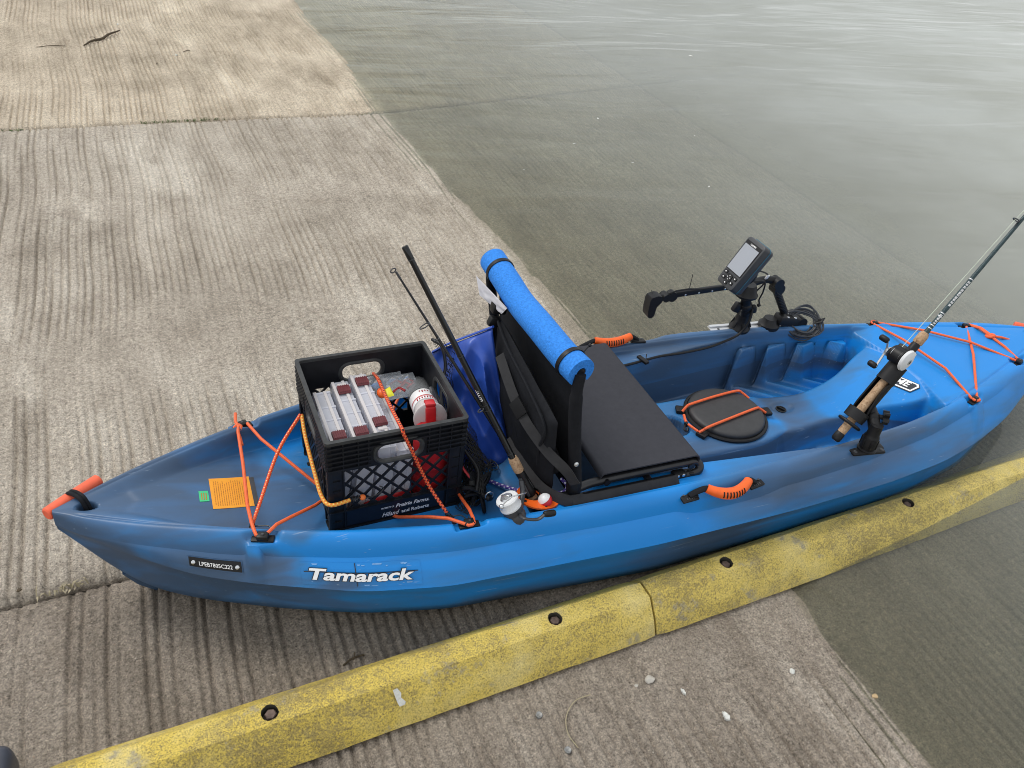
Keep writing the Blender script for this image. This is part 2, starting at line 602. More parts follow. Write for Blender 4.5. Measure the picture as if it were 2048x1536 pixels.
def water_mat():
    m = NT('turbid_lake_water')
    v = m.coord('Object')
    def stretched(rot, sx, sy):
        r = m.coord('Object', rotz=rot)
        mp = m.n('ShaderNodeMapping')
        mp.inputs['Scale'].default_value = (sx, sy, 1)
        m.l(r, mp.inputs[0])
        return mp.outputs[0]
    # long low swells whose crests run across the line of sight, with small ripples on them
    h = m.math('MULTIPLY_ADD', m.noise(stretched(math.radians(21), 0.60, 2.0), 1.0, 3, 0.5, 0.7), 1.0,
               m.math('MULTIPLY', m.noise(stretched(math.radians(32), 1.2, 5.0), 1.0, 2, 0.5, 0.6), 0.24))
    geo = m.n('ShaderNodeNewGeometry')
    sp = m.n('ShaderNodeSeparateXYZ')
    m.l(geo.outputs['Position'], sp.inputs[0])
    # the lake is calm by the ramp and livelier in the open
    reach = m.ramp(m.math('MULTIPLY_ADD', sp.outputs[1], 0.125, m.math('MULTIPLY', sp.outputs[0], 0.085)), [(0.05, (0.10, 0.10, 0.10, 1)), (0.42, (0.45, 0.45, 0.45, 1)), (0.85, (1, 1, 1, 1))])
    nrm = m.bump(m.math('MULTIPLY', h, reach), 0.42, 0.10)
    glass = m.n('ShaderNodeBsdfGlass', i_IOR=1.333, i_Roughness=0.0)
    glass.inputs['Color'].default_value = (0.95, 0.97, 0.91, 1)
    m.l(nrm, glass.inputs['Normal'])
    murk = m.n('ShaderNodeBsdfPrincipled')
    silt = m.ramp(m.noise(v, 0.7, 4, 0.6), [(0.35, (0.340, 0.352, 0.310, 1)), (0.65, (0.430, 0.450, 0.415, 1))])
    m.l(silt, murk.inputs['Base Color'])
    murk.inputs['Roughness'].default_value = 0.03
    murk.inputs['IOR'].default_value = 1.333
    m.l(nrm, murk.inputs['Normal'])
    # suspended silt: the deeper the water under a point, the less of the bottom shows
    depth = m.math('MAXIMUM', m.math('MULTIPLY', sp.outputs[0], math.tan(SLOPE)), 0.0)
    fac = m.math('SUBTRACT', 1.0, m.math('POWER', 2.71828, m.math('MULTIPLY', m.math('POWER', m.math('MULTIPLY', depth, 4.6), 1.6), -1.0)))
    mixs = m.n('ShaderNodeMixShader')
    m.l(fac, mixs.inputs[0])
    m.l(glass.outputs[0], mixs.inputs[1])
    m.l(murk.outputs[0], mixs.inputs[2])
    m.l(mixs.outputs[0], m.out.inputs['Surface'])
    return m.m
M_WATER = water_mat()

def kayak_mat():
    m = NT('swirled_blue_polyethylene')
    big = m.noise(m.coord('Object', scale=(1.0, 2.6, 5.0), loc=(1.3, 0.2, 0)), 1.5, 1, 0.4, 0.7)
    streak = m.noise(m.coord('Object', scale=(0.8, 9.0, 9.0), loc=(4, 2, 1)), 2.0, 3, 0.55, 0.5)
    wisp = m.noise(m.coord('Object', scale=(1.3, 4.5, 7.0), loc=(9, 2, 5), rotz=0.12), 2.4, 2, 0.45, 1.0)
    geo = m.n('ShaderNodeTexCoord')
    sp = m.n('ShaderNodeSeparateXYZ')
    m.l(geo.outputs['Object'], sp.inputs[0])
    X, Y, Z = sp.outputs[0], sp.outputs[1], sp.outputs[2]
    def band(src, a, b):                    # 0 below a, 1 above b
        nd = m.n('ShaderNodeMapRange', interpolation_type='SMOOTHSTEP')
        nd.inputs['From Min'].default_value = a
        nd.inputs['From Max'].default_value = b
        m.l(src, nd.inputs['Value'])
        return nd.outputs[0]
    def mul(*q):
        r = q[0]
        for k in q[1:]:
            r = m.math('MULTIPLY', r, k)
        return r
    def inv(q):
        return m.math('SUBTRACT', 1.0, q)
    # tone set over the two-resin swirl: slate at the stern, darker along the far cockpit
    # wall; lower strake slate plus painted-in shade; clear blue along the near shoulder and the foredeck
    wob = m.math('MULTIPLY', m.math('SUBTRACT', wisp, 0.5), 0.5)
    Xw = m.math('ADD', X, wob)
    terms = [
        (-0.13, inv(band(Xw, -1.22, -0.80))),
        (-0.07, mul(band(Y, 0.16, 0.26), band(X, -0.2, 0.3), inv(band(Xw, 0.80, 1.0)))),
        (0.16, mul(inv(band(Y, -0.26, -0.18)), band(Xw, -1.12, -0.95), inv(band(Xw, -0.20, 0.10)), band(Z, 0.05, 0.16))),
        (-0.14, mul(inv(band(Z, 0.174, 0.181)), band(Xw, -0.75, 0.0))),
        (-0.05, inv(band(Z, 0.174, 0.181))),  # shade below the chine painted in along the whole hull
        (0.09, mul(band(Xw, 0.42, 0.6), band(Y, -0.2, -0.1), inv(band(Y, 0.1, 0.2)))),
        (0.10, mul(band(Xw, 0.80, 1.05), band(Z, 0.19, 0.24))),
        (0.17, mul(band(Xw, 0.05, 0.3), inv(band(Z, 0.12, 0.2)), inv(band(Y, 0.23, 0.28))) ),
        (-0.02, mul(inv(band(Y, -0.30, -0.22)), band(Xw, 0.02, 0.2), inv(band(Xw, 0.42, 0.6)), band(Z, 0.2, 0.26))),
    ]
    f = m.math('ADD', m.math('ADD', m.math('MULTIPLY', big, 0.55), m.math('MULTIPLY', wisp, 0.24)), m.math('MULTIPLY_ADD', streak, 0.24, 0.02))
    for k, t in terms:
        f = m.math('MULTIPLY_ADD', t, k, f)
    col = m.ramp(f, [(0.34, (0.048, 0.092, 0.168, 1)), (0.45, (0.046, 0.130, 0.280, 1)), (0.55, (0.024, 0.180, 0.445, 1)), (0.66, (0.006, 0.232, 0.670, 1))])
    scr = m.ramp(m.noise(m.coord('Object', scale=(2, 14, 14)), 9, 5, 0.7), [(0.68, (0, 0, 0, 1)), (0.78, (1, 1, 1, 1))])
    col = m.mix(m.math('MULTIPLY', scr, 0.08), col, (0.35, 0.45, 0.55, 1))
    # fine scratches from dragging it over ramps, and a little dried mud low down
    sc1 = m.ramp(m.noise(m.coord('Object', scale=(3.5, 130, 130), rotz=0.06), 1.0, 2, 0.6), [(0.68, (0, 0, 0, 1)), (0.72, (1, 1, 1, 1))])
    gate = m.ramp(m.noise(m.coord('Object', loc=(2, 8, 3)), 5.5, 3), [(0.48, (0, 0, 0, 1)), (0.62, (1, 1, 1, 1))])
    col = m.mix(m.math('MULTIPLY', m.math('MULTIPLY', sc1, gate), 0.30), col, (0.42, 0.52, 0.62, 1))
    mud = m.ramp(m.math('ADD', m.noise(m.coord('Object'), 22, 6, 0.75), m.math('MULTIPLY', Z, -0.9)), [(0.50, (0, 0, 0, 1)), (0.62, (1, 1, 1, 1))])
    col = m.mix(m.math('MULTIPLY', mud, 0.10), col, (0.22, 0.19, 0.15, 1))
    rg = m.math('MULTIPLY_ADD', m.noise(m.coord('Object'), 30, 4), 0.14, 0.32)
    nrm = m.bump(m.noise(m.coord('Object'), 260, 3), 0.10, 0.0012)
    m.bsdf(col, rg, 0.0, nrm, Specular_IOR_Level=0.45)
    return m.m
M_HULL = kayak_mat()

M_BLACK = plain('black_plastic', (0.009, 0.009, 0.010), 0.45, bump=0.08, Specular_IOR_Level=0.32)
M_CRATE = plain('crate_black_plastic', (0.007, 0.008, 0.011), 0.42, var=0.3, vscale=30, bump=0.15, bscale=120, Specular_IOR_Level=0.28)
M_CRATE_EDGE = plain('scuffed_crate_rim', (0.026, 0.028, 0.029), 0.5, var=0.35, vscale=60, bump=0.2, bscale=160)
M_TUBE = plain('black_powder_coat', (0.012, 0.012, 0.014), 0.34)
M_FABRIC = plain('black_nylon', (0.009, 0.010, 0.013), 0.85, bump=0.25, bscale=900, Specular_IOR_Level=0.25)
M_SEATPAD = plain('charcoal_seat_fabric', (0.036, 0.037, 0.046), 0.75, var=0.06, bump=0.25, bscale=1100, Specular_IOR_Level=0.3)
M_WEB = plain('grey_black_webbing', (0.028, 0.028, 0.030), 0.8, bump=0.4, bscale=700, Specular_IOR_Level=0.3)
M_ORANGE = plain('orange_cord', (0.83, 0.135, 0.035), 0.55, var=0.10, vscale=120, bump=0.3, bscale=900)
M_ORANGE_FOAM = plain('faded_orange_foam', (0.86, 0.14, 0.065), 0.7, var=0.08, bump=0.3, bscale=400)
M_ORANGE_PL = plain('orange_rubber', (0.87, 0.13, 0.012), 0.42)
M_NOODLE = plain('blue_pool_foam', (0.035, 0.235, 0.74), 0.8, var=0.20, vscale=190, bump=0.7, bscale=210, bdist=0.003, Specular_IOR_Level=0.25)
M_SILVER = plain('bright_steel', (0.68, 0.69, 0.70), 0.28, 0.9, var=0.05)
M_ALU = plain('brushed_aluminium', (0.66, 0.67, 0.68), 0.36, 0.75, var=0.06)
M_WHITE = plain('white_plastic', (0.78, 0.79, 0.80), 0.38, var=0.03)
M_WHITE_PRINT = plain('white_print', (0.88, 0.88, 0.88), 0.5, var=0.02)
M_DARK_PRINT = plain('dark_print', (0.02, 0.025, 0.035), 0.5)
M_GREYPL = plain('dark_grey_plastic', (0.045, 0.047, 0.052), 0.4)
M_CORK = None
def cork_mat():
    m = NT('cork')
    v = m.coord()
    f = m.noise(v, 120, 5, 0.7)
    col = m.ramp(f, [(0.30, (0.19, 0.105, 0.055, 1)), (0.46, (0.42, 0.27, 0.155, 1)), (0.7, (0.54, 0.38, 0.24, 1))])
    pit = m.ramp(m.noise(v, 260, 2), [(0.30, (1, 1, 1, 1)), (0.36, (0, 0, 0, 1))])
    col = m.mix(m.math('MULTIPLY', pit, 0.7), col, (0.13, 0.06, 0.03, 1))
    m.bsdf(col, 0.75, 0.0, m.bump(f, 0.3, 0.001))
    return m.m
M_CORK = cork_mat()
M_BLANK = plain('black_rod_blank', (0.008, 0.009, 0.010), 0.22)
M_GREENBLANK = plain('dark_teal_rod_blank', (0.018, 0.045, 0.052), 0.28)
M_LINE = plain('braided_line', (0.55, 0.60, 0.50), 0.5)
M_HATCH = plain('hatch_lid_rubber', (0.038, 0.038, 0.040), 0.55, var=0.1, bump=0.1, bscale=300)
M_DRYBAG = plain('royal_blue_vinyl', (0.024, 0.078, 0.40), 0.40, var=0.12, vscale=14, bump=0.15, bscale=30, bdist=0.004)
M_NET = plain('black_netting', (0.012, 0.012, 0.012), 0.8)
M_MAROON = plain('maroon_latch', (0.13, 0.018, 0.024), 0.42)
M_RED = plain('red_plastic', (0.58, 0.022, 0.028), 0.35)
M_DULLRED = plain('dull_red_plastic', (0.34, 0.012, 0.016), 0.5)
M_LABEL_ORANGE = plain('orange_label', (0.86, 0.35, 0.015), 0.5, var=0.04)
M_LABEL_GREEN = plain('green_label', (0.05, 0.55, 0.22), 0.5, var=0.04)
M_PAPER = plain('white_tag_paper', (0.74, 0.74, 0.79), 0.6, var=0.03)
M_PURPLE = plain('purple_cord', (0.10, 0.065, 0.30), 0.6)
M_PLUG = plain('blue_scupper_plug', (0.02, 0.035, 0.42), 0.5, bump=0.6, bscale=260, bdist=0.003)
M_SCREEN = plain('switched_off_screen', (0.33, 0.35, 0.39), 0.12, var=0.01, Coat_Weight=0.6)
M_DECAL = plain('decal_film', (0.03, 0.24, 0.66), 0.35, var=0.2, vscale=60)
M_STONE = plain('pale_pebble', (0.46, 0.43, 0.38), 0.8, var=0.2, vscale=60, bump=0.4, bscale=160)
M_TAN = plain('tan_chip', (0.50, 0.36, 0.20), 0.8, var=0.2)
M_GUANO = plain('dried_white_splash', (0.62, 0.62, 0.58), 0.9, var=0.15, vscale=150)
M_TWIG = plain('dead_wood', (0.075, 0.055, 0.032), 0.9, var=0.35, vscale=60, bump=0.5, bscale=140)
M_STRAW = plain('dry_grass', (0.36, 0.31, 0.20), 0.8, var=0.2)
M_WEED = plain('weed_green', (0.085, 0.12, 0.035), 0.7, var=0.35, vscale=40)
M_SLATE = plain('slate_grey_shell', (0.055, 0.060, 0.078), 0.38, var=0.08, bump=0.1)

def clear_mat(name, col, trans, rough):
    m = NT(name)
    v = m.coord()
    r = m.math('MULTIPLY_ADD', m.noise(v, 35, 4), 0.2, rough - 0.1)
    p = m.bsdf(col, r, 0.0)
    tr = m.n('ShaderNodeBsdfTransparent')
    tr.inputs[0].default_value = (0.93, 0.94, 0.97, 1)
    mx = m.n('ShaderNodeMixShader')
    mx.inputs[0].default_value = trans
    m.l(p.outputs[0], mx.inputs[1])
    m.l(tr.outputs[0], mx.inputs[2])
    m.l(mx.outputs[0], m.out.inputs['Surface'])
    return m.m
M_FROST = clear_mat('frosted_clear_plastic', (0.82, 0.83, 0.90, 1), 0.46, 0.26)
M_CLEAR = clear_mat('clear_plastic', (0.55, 0.58, 0.60, 1), 0.72, 0.16)
M_MILKY = clear_mat('milky_lid_plastic', (0.74, 0.70, 0.69, 1), 0.22, 0.35)

def braid_mat(name, base, alt, pitch, fleck=None):
    """woven shock cord: the pattern follows the cord's own length (UV u in metres)"""
    m = NT(name)
    uv = m.n('ShaderNodeUVMap')
    sp = m.n('ShaderNodeSeparateXYZ')
    m.l(uv.outputs[0], sp.inputs[0])
    a = m.math('FRACT', m.math('MULTIPLY_ADD', sp.outputs[0], 1.0 / pitch, m.math('MULTIPLY', sp.outputs[1], 2.0)))
    b = m.math('FRACT', m.math('MULTIPLY_ADD', sp.outputs[0], 1.0 / pitch, m.math('MULTIPLY', sp.outputs[1], -2.0)))
    k = m.math('MULTIPLY', m.math('LESS_THAN', a, 0.5), m.math('LESS_THAN', b, 0.5))
    col = m.mix(k, base, alt)
    if fleck:
        k2 = m.math('MULTIPLY', m.math('GREATER_THAN', a, 0.72), m.math('GREATER_THAN', b, 0.62))
        col = m.mix(k2, col, fleck)
    m.bsdf(col, 0.6, 0.0)
    return m.m
M_BUNGEE_RED = braid_mat('orange_red_flecked_cord', (0.80, 0.070, 0.025, 1), (0.85, 0.17, 0.04, 1), 0.009, (0.88, 0.62, 0.26, 1))
M_BUNGEE_YEL = braid_mat('yellow_flecked_cord', (0.80, 0.36, 0.04, 1), (0.72, 0.16, 0.03, 1), 0.009, (0.85, 0.66, 0.22, 1))
M_BUNGEE_DARK = braid_mat('red_black_flecked_cord', (0.76, 0.07, 0.02, 1), (0.06, 0.015, 0.012, 1), 0.010, (0.85, 0.35, 0.1, 1))
M_PURPLE = braid_mat('purple_white_cord', (0.09, 0.055, 0.30, 1), (0.62, 0.62, 0.78, 1), 0.016)
# ------------------------------------------------------------------ the ramp
lake_bed = structure('ground', 'G')
XX = np.array([-60, -20, -8, -4, -2, 0, 2, 4, 8, 14, 25, 60, 160.0])
YY = np.array([-120, -40, -12, -6, 0, 6, 12, 20, 40, 80, 200.0])
gx, gy = np.meshgrid(XX, YY)
gz = np.full(gx.shape, -0.17)
gz = gz - 0.06 * np.clip(gx - 9, 0, 60)
grid_mesh('ground_sheet', gx, gy, gz, M_LAKEBED, lake_bed)

ramp = structure('boat_ramp', 'G')
ROWS = [(-2.895, 0.130), (0.130, 3.155), (3.155, 6.18), (6.18, 9.2), (-5.92, -2.895)]
GAP = 0.013
def groove_field(x, y, row):
    ph = row * 1.7
    w = (0.010 * np.sin(y * 2 * np.pi / 2.3 + ph) + 0.0045 * np.sin(y * 2 * np.pi / 0.9 + 2.1 * ph)
         + 0.018 * (vnoise(x * 0.35, y * 1.5, 5 + row) - 0.5))
    if row == 2:
        w = w - 0.020 * (y - 4.3)
    if row == 1:
        w = w + 0.02 * (y - 1.6) * (x < 0.4)
    s = 0.027
    p = (x - w) / s
    k = np.floor(p)
    fr = p - k - 0.5
    rnd = vnoise(k * 1.0 + 0.001, np.zeros_like(k) + 0.5 + row * 3, 31)
    rnd2 = vnoise(k + 0.001, y * 1.6, 77 + row)
    patch = vnoise(x * 1.1 + row, y * 1.8, 9 + row) * 0.55 + vnoise(x * 2.7, y * 3.6 + 4, 19 + row) * 0.45
    amp = sstep(0.34 - (0.10 if row else 0), 0.66 - (0.10 if row else 0), patch) * (0.35 + 0.65 * rnd) * sstep(0.10, 0.5, rnd2) + (0.15 if row else 0.06) + 0.62 * sstep(0.28, 0.50, x)
    wid = 0.095 + 0.08 * rnd2
    off = (rnd - 0.5) * 0.30 + 0.05 * (vnoise(k * 3.0, y * 5.5, 4) - 0.5) + 0.04 * (vnoise(k * 5.0 + .3, y * 14, 6) - 0.5)
    prof = 1 - sstep(wid * 0.75, wid + 0.08, np.abs(fr + off))
    lip = np.exp(-((np.abs(fr + off) - wid - 0.13) / 0.07) ** 2)
    amp = amp * (1 - 0.8 * np.exp(-((x - 0.21) / 0.07) ** 2))
    return -0.0115 * amp * prof + 0.0012 * amp * lip, patch

def edge_drop(x, y, x0, x1, y0, y1):
    d = np.minimum(np.minimum(x - x0, x1 - x), np.minimum(y - y0, y1 - y))
    return -0.020 * (1 - sstep(0.0, 0.014 + 0.012 * vnoise(x * 9, y * 9, 2), d)) ** 2

def slab(row, x0, x1, fine):
    y0, y1 = ROWS[row]
    y0 += GAP / 2
    y1 -= GAP / 2
    if fine:
        xs = np.concatenate([np.linspace(x0, -2.5, 40)[:-1], np.arange(-2.5, x1, 0.0040), [x1]])
        ys = np.concatenate([[y0, y0 + 0.004, y0 + 0.012], np.arange(y0 + 0.03, y1 - 0.02, 0.045), [y1 - 0.012, y1 - 0.004, y1]])
    else:
        xs = np.concatenate([[x0, x0 + 0.006, x0 + 0.02], np.arange(x0 + 0.05, x1 - 0.03, 0.05), [x1 - 0.02, x1 - 0.006, x1]])
        ys = np.concatenate([[y0, y0 + 0.006, y0 + 0.02], np.arange(y0 + 0.05, y1 - 0.03, 0.12), [y1 - 0.02, y1 - 0.006, y1]])
    gx, gy = np.meshgrid(xs, ys)
    gz, patch = groove_field(gx, gy, row)
    if not fine:
        gz = gz * 0
    gz = gz + edge_drop(gx, gy, x0, x1, y0, y1)
    gz = gz + 0.008 * (vnoise(gx * 0.9, gy * 0.9, 41) - 0.5) + 0.005 * (vnoise(gx * 2.7, gy * 2.7, 43) - 0.5) + 0.0024 * (vnoise(gx * 9, gy * 9, 42) - 0.5)
    # skirt down the slab's edges
    gxp = np.pad(gx, 1, mode='edge')
    gyp = np.pad(gy, 1, mode='edge')
    gzp = np.pad(gz, 1, mode='edge')
    gzp[0, :] = gzp[-1, :] = -0.12
    gzp[:, 0] = gzp[:, -1] = -0.12
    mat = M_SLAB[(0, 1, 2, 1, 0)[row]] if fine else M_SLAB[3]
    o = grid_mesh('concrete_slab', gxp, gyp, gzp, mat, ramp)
    return o
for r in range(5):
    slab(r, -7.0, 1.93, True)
    slab(r, 1.93 + GAP, 4.96, False)
    slab(r, 4.96 + GAP, 8.0, False)
MB().add([(-9, -6.4, -0.035), (9, -6.4, -0.035), (9, 9.6, -0.035), (-9, 9.6, -0.035)], [(0, 1, 2, 3)]).build('joint_fill', M_SOIL, ramp)
# land beside and above the ramp, and the far bank row, in the same slope
shore = structure('shore_ground', 'G')
MB().add([(-60, -60, -0.03), (-7.02, -60, -0.03), (-7.02, 90, -0.03), (-60, 90, -0.03)], [(0, 1, 2, 3)]).build('earth_sheet', M_SOIL, shore)
MB().add([(-7.01, -60, -0.03), (8.5, -60, -0.03), (8.5, -5.93, -0.03), (-7.01, -5.93, -0.03)], [(0, 1, 2, 3)]).build('earth_sheet', M_SOIL, shore)
MB().add([(-7.01, 9.21, -0.03), (8.5, 9.21, -0.03), (8.5, 90, -0.03), (-7.01, 90, -0.03)], [(0, 1, 2, 3)]).build('earth_sheet', M_SOIL, shore)

# ------------------------------------------------------------------ the water
water = structure('lake_water', 'W')
MB().add([(-0.6, -150, 0), (180, -150, 0), (180, 250, 0), (-0.6, 250, 0)], [(0, 1, 2, 3)]).build('water_surface', M_WATER, water, smooth=None)

# ------------------------------------------------------------------ yellow curb
CURB_PROF = [(-0.496, -0.01), (-0.498, 0.006), (-0.5055, 0.010), (-0.4885, 0.046), (-0.4865, 0.049), (-0.4480, 0.0953), (-0.4450, 0.0965), (-0.3970, 0.0965), (-0.3940, 0.0953), (-0.3555, 0.049), (-0.3535, 0.046), (-0.3365, 0.010), (-0.344, 0.006), (-0.346, -0.01)]
def curb(x0, x1, bolts, label, seed):
    t = thing('curb_block', label, 'curb', ((x0 + x1) / 2, -0.42, 0), 'G', 'yellow curb blocks beside the kayak')
    rr = random.Random(seed)
    mb = MB()
    n = int((x1 - x0) / 0.03)
    xs = [x0 + (x1 - x0) * i / n for i in range(n + 1)]
    P = CURB_PROF
    TOP = 6                                  # the flat top runs from P[6] to P[7]
    holes = []
    vs = []
    m = len(P)
    for i, x in enumerate(xs):
        for j, (y, z) in enumerate(P):
            w = 0.0 if j in (TOP, TOP + 1) else 1.0
            nzv = mnoise.noise(Vector((x * 7, j * 1.7 + seed, seed)))
            nz2 = mnoise.noise(Vector((x * 31, j * 2.3, seed + 5)))
            e = 0.003 * (1 if i in (0, n) else 0)
            cy, cz = -0.421, 0.04
            k = -e + w * (0.0014 * nzv + 0.0012 * nz2)
            d = Vector((y - cy, z - cz)).normalized()
            vs.append((x, y + d.x * k, z + d.y * k))
    fs = []
    cells = set()
    for b in bolts:
        for i in range(n):
            if xs[i + 1] > b - 0.0245 and xs[i] < b + 0.0245:
                cells.add(i)
        holes.append((b, min(i for i in range(n) if xs[i + 1] > b - 0.0245), max(i for i in range(n) if xs[i] < b + 0.0245)))
    for i in range(n):
        for j in range(m - 1):
            if j == TOP and i in cells:
                continue
            fs.append((i * m + j, (i + 1) * m + j, (i + 1) * m + j + 1, i * m + j + 1))
    fs.append(tuple(reversed(range(m))))
    fs.append(tuple(n * m + k for k in range(m)))
    mb.add(vs, fs)
    zt = 0.0965
    R = 0.0180
    for b, i0, i1 in holes:
        a, c = xs[i0], xs[i1 + 1]
        y0, y1 = P[TOP][0], P[TOP + 1][0]
        outer = [(a, y0), (c, y0), (c, y1), (a, y1)]
        ring = [(b + R * math.cos(q) * (1 + 0.06 * rr.uniform(-1, 1)), -0.421 + R * math.sin(q) * (1 + 0.06 * rr.uniform(-1, 1))) for q in [2 * math.pi * k / 22 for k in range(22)]]
        tris = tessellate_polygon([[Vector((*p, 0)) for p in outer], [Vector((*p, 0)) for p in ring]])
        flat = outer + ring
        mb.add([(p[0], p[1], zt) for p in flat], [tuple(q) for q in tris])
    mb.build('curb_body', M_CURB, t, smooth=22)
    for b, i0, i1 in holes:
        cup = MB()
        cup.rod((b, -0.421, zt + 0.0003), (b, -0.421, 0), [(0, R * 1.04), (0.024, R * 0.97), (0.0242, 0.0)], 22, cap=False)
        cup.build('bolt_hole', M_BOLTHOLE, t)
        hd = MB()
        hd.rod((b + 0.001, -0.421, zt - 0.0190), (b + 0.001, -0.421, zt), [(0, 0.0158), (0.002, 0.0158), (0.0025, 0.0125), (0.011, 0.0125), (0.013, 0.0105)], 6)
        hd.build('bolt_head', M_RUST, t, smooth=20)
    return t
c1 = curb(-2.90, -1.603, (-2.60, -1.90), 'yellow curb block running out of the lower left corner', 3)
c2 = curb(-1.597, -0.2485, (-1.173, -0.504), 'yellow curb block with a white paint smear on its front', 8)
c3 = curb(-0.2425, 1.75, (0.007, 0.680, 1.35), 'yellow curb block beside the kayak middle, its far end in the water', 14)
sm_ = MB()
pts = [(-0.925, -0.4885, 0.0535), (-0.915, -0.4905, 0.0500)]
def curb_face(x, t):                         # on the front slope, t from top ridge (0) to foot (1)
    ya, za, yb, zb = -0.4535, 0.0955, -0.4815, 0.0585
    return (x, ya + (yb - ya) * t - 0.0030, za + (zb - za) * t + 0.0030)
poly = [(-0.9205, 0.15), (-0.9105, 0.12), (-0.9035, 0.4), (-0.9055, 0.62), (-0.8975, 0.86), (-0.8995, 1.0), (-0.912, 1.02), (-0.9155, 0.8), (-0.918, 0.5)]
sm_.add([curb_face(*p) for p in poly], [tuple(range(len(poly)))])
sm_.build('paint_smear', M_GUANO, c2, smooth=None)
# ------------------------------------------------------------------ the kayak
kayak = thing('kayak', 'blue swirled sit on top fishing kayak resting on the concrete ramp', 'kayak', (0, 0, 0))
def table(pairs):
    a = np.array(pairs, float)
    dense = np.linspace(a[0, 0], a[-1, 0], 1201)
    y = np.interp(dense, a[:, 0], a[:, 1])
    k = np.hanning(61)
    k /= k.sum()
    lo, hi = y[0], y[-1]
    yp = np.concatenate([2 * lo - y[30:0:-1], y, 2 * hi - y[-2:-32:-1]])
    ys = np.convolve(yp, k, 'valid')
    return lambda x: np.interp(x, dense, ys)
XS, XB = -1.530, 1.556
yT = table([(XS, .010), (-1.515, .024), (-1.49, .043), (-1.45, .070), (-1.38, .112), (-1.2, .190), (-1.077, .232), (-.904, .285), (-.71, .322), (-.3, .347), (.0, .353), (.277, .350), (.5, .333), (.785, .293), (1.0, .246), (1.15, .208), (1.35, .142), (1.46, .090), (1.52, .05), (XB, .012)])
zR = table([(XS, .286), (-1.35, .291), (-1.15, .297), (-.6, .294), (0, .294), (.3, .299), (.7, .300), (1.0, .306), (1.3, .322), (XB, .342)])
yC = table([(XS, .006), (-1.50, .035), (-1.36, .125), (-1.262, .192), (-1.127, .252), (-.915, .328), (-.72, .366), (-.18, .389), (.263, .384), (.6, .368), (.842, .340), (1.004, .304), (1.2, .243), (1.4, .152), (1.5, .085), (XB, .010)])
zC = table([(XS, .250), (-1.36, .212), (-1.2, .198), (-.9, .183), (-.7, .180), (.3, .180), (.8, .182), (1.1, .192), (1.4, .23), (XB, .298)])
yB = table([(XS, .003), (-1.48, .020), (-1.40, .055), (-1.3, .105), (-1.09, .198), (-.9, .268), (-.7, .314), (-.14, .352), (.36, .330), (.8, .308), (1.03, .272), (1.27, .185), (1.42, .105), (1.5, .050), (XB, .005)])
zB = table([(XS, .236), (-1.48, .165), (-1.42, .095), (-1.36, .055), (-1.25, .036), (-.9, .028), (.6, .028), (1.0, .040), (1.25, .065), (1.42, .12), (1.5, .19), (XB, .280)])
zK = table([(XS, .228), (-1.48, .148), (-1.42, .055), (-1.37, .018), (-1.28, .006), (-.9, .002), (.6, .002), (1.0, .012), (1.25, .035), (1.42, .09), (1.5, .165), (XB, .270)])
yin = table([(XS, .001), (-1.50, .012), (-1.44, .042), (-1.335, .092), (-1.2, .146), (-1.1, .182), (-.95, .228), (-.7, .276), (-.4, .300), (0, .304), (.3, .294), (.5, .283), (.7, .262), (.88, .228), (1.0, .198), (1.15, .154), (1.35, .088), (1.47, .042), (XB, .002)])
floorS = table([(XS, .281), (-1.46, .278), (-1.36, .268), (-1.25, .249), (-1.15, .231), (-1.0, .213), (-.9, .207), (-.5, .205), (XB, .205)])
conH = table([(XS, .19), (.42, .190), (.47, .168), (.62, .170), (.75, .196), (.88, .245), (.98, .288), (XB, .30)])
conW = table([(XS, .126), (.30, .126), (.36, .118), (.44, .088), (.6, .070), (.70, .076), (.80, .100), (.88, .140), (1.0, .160), (XB, .16)])
yl = table([(XS, .225), (0, .228), (.4, .270), (.5, .278), (.7, .262), (.88, .230), (1.1, .2), (XB, .05)])
RIBX = [.505, .632, .758, .882]
EYES = [(-1.108, .200), (-.655, .282), (1.022, .225), (1.335, .112)]
def gauss(d, s):
    return np.exp(-(d / s) ** 2)
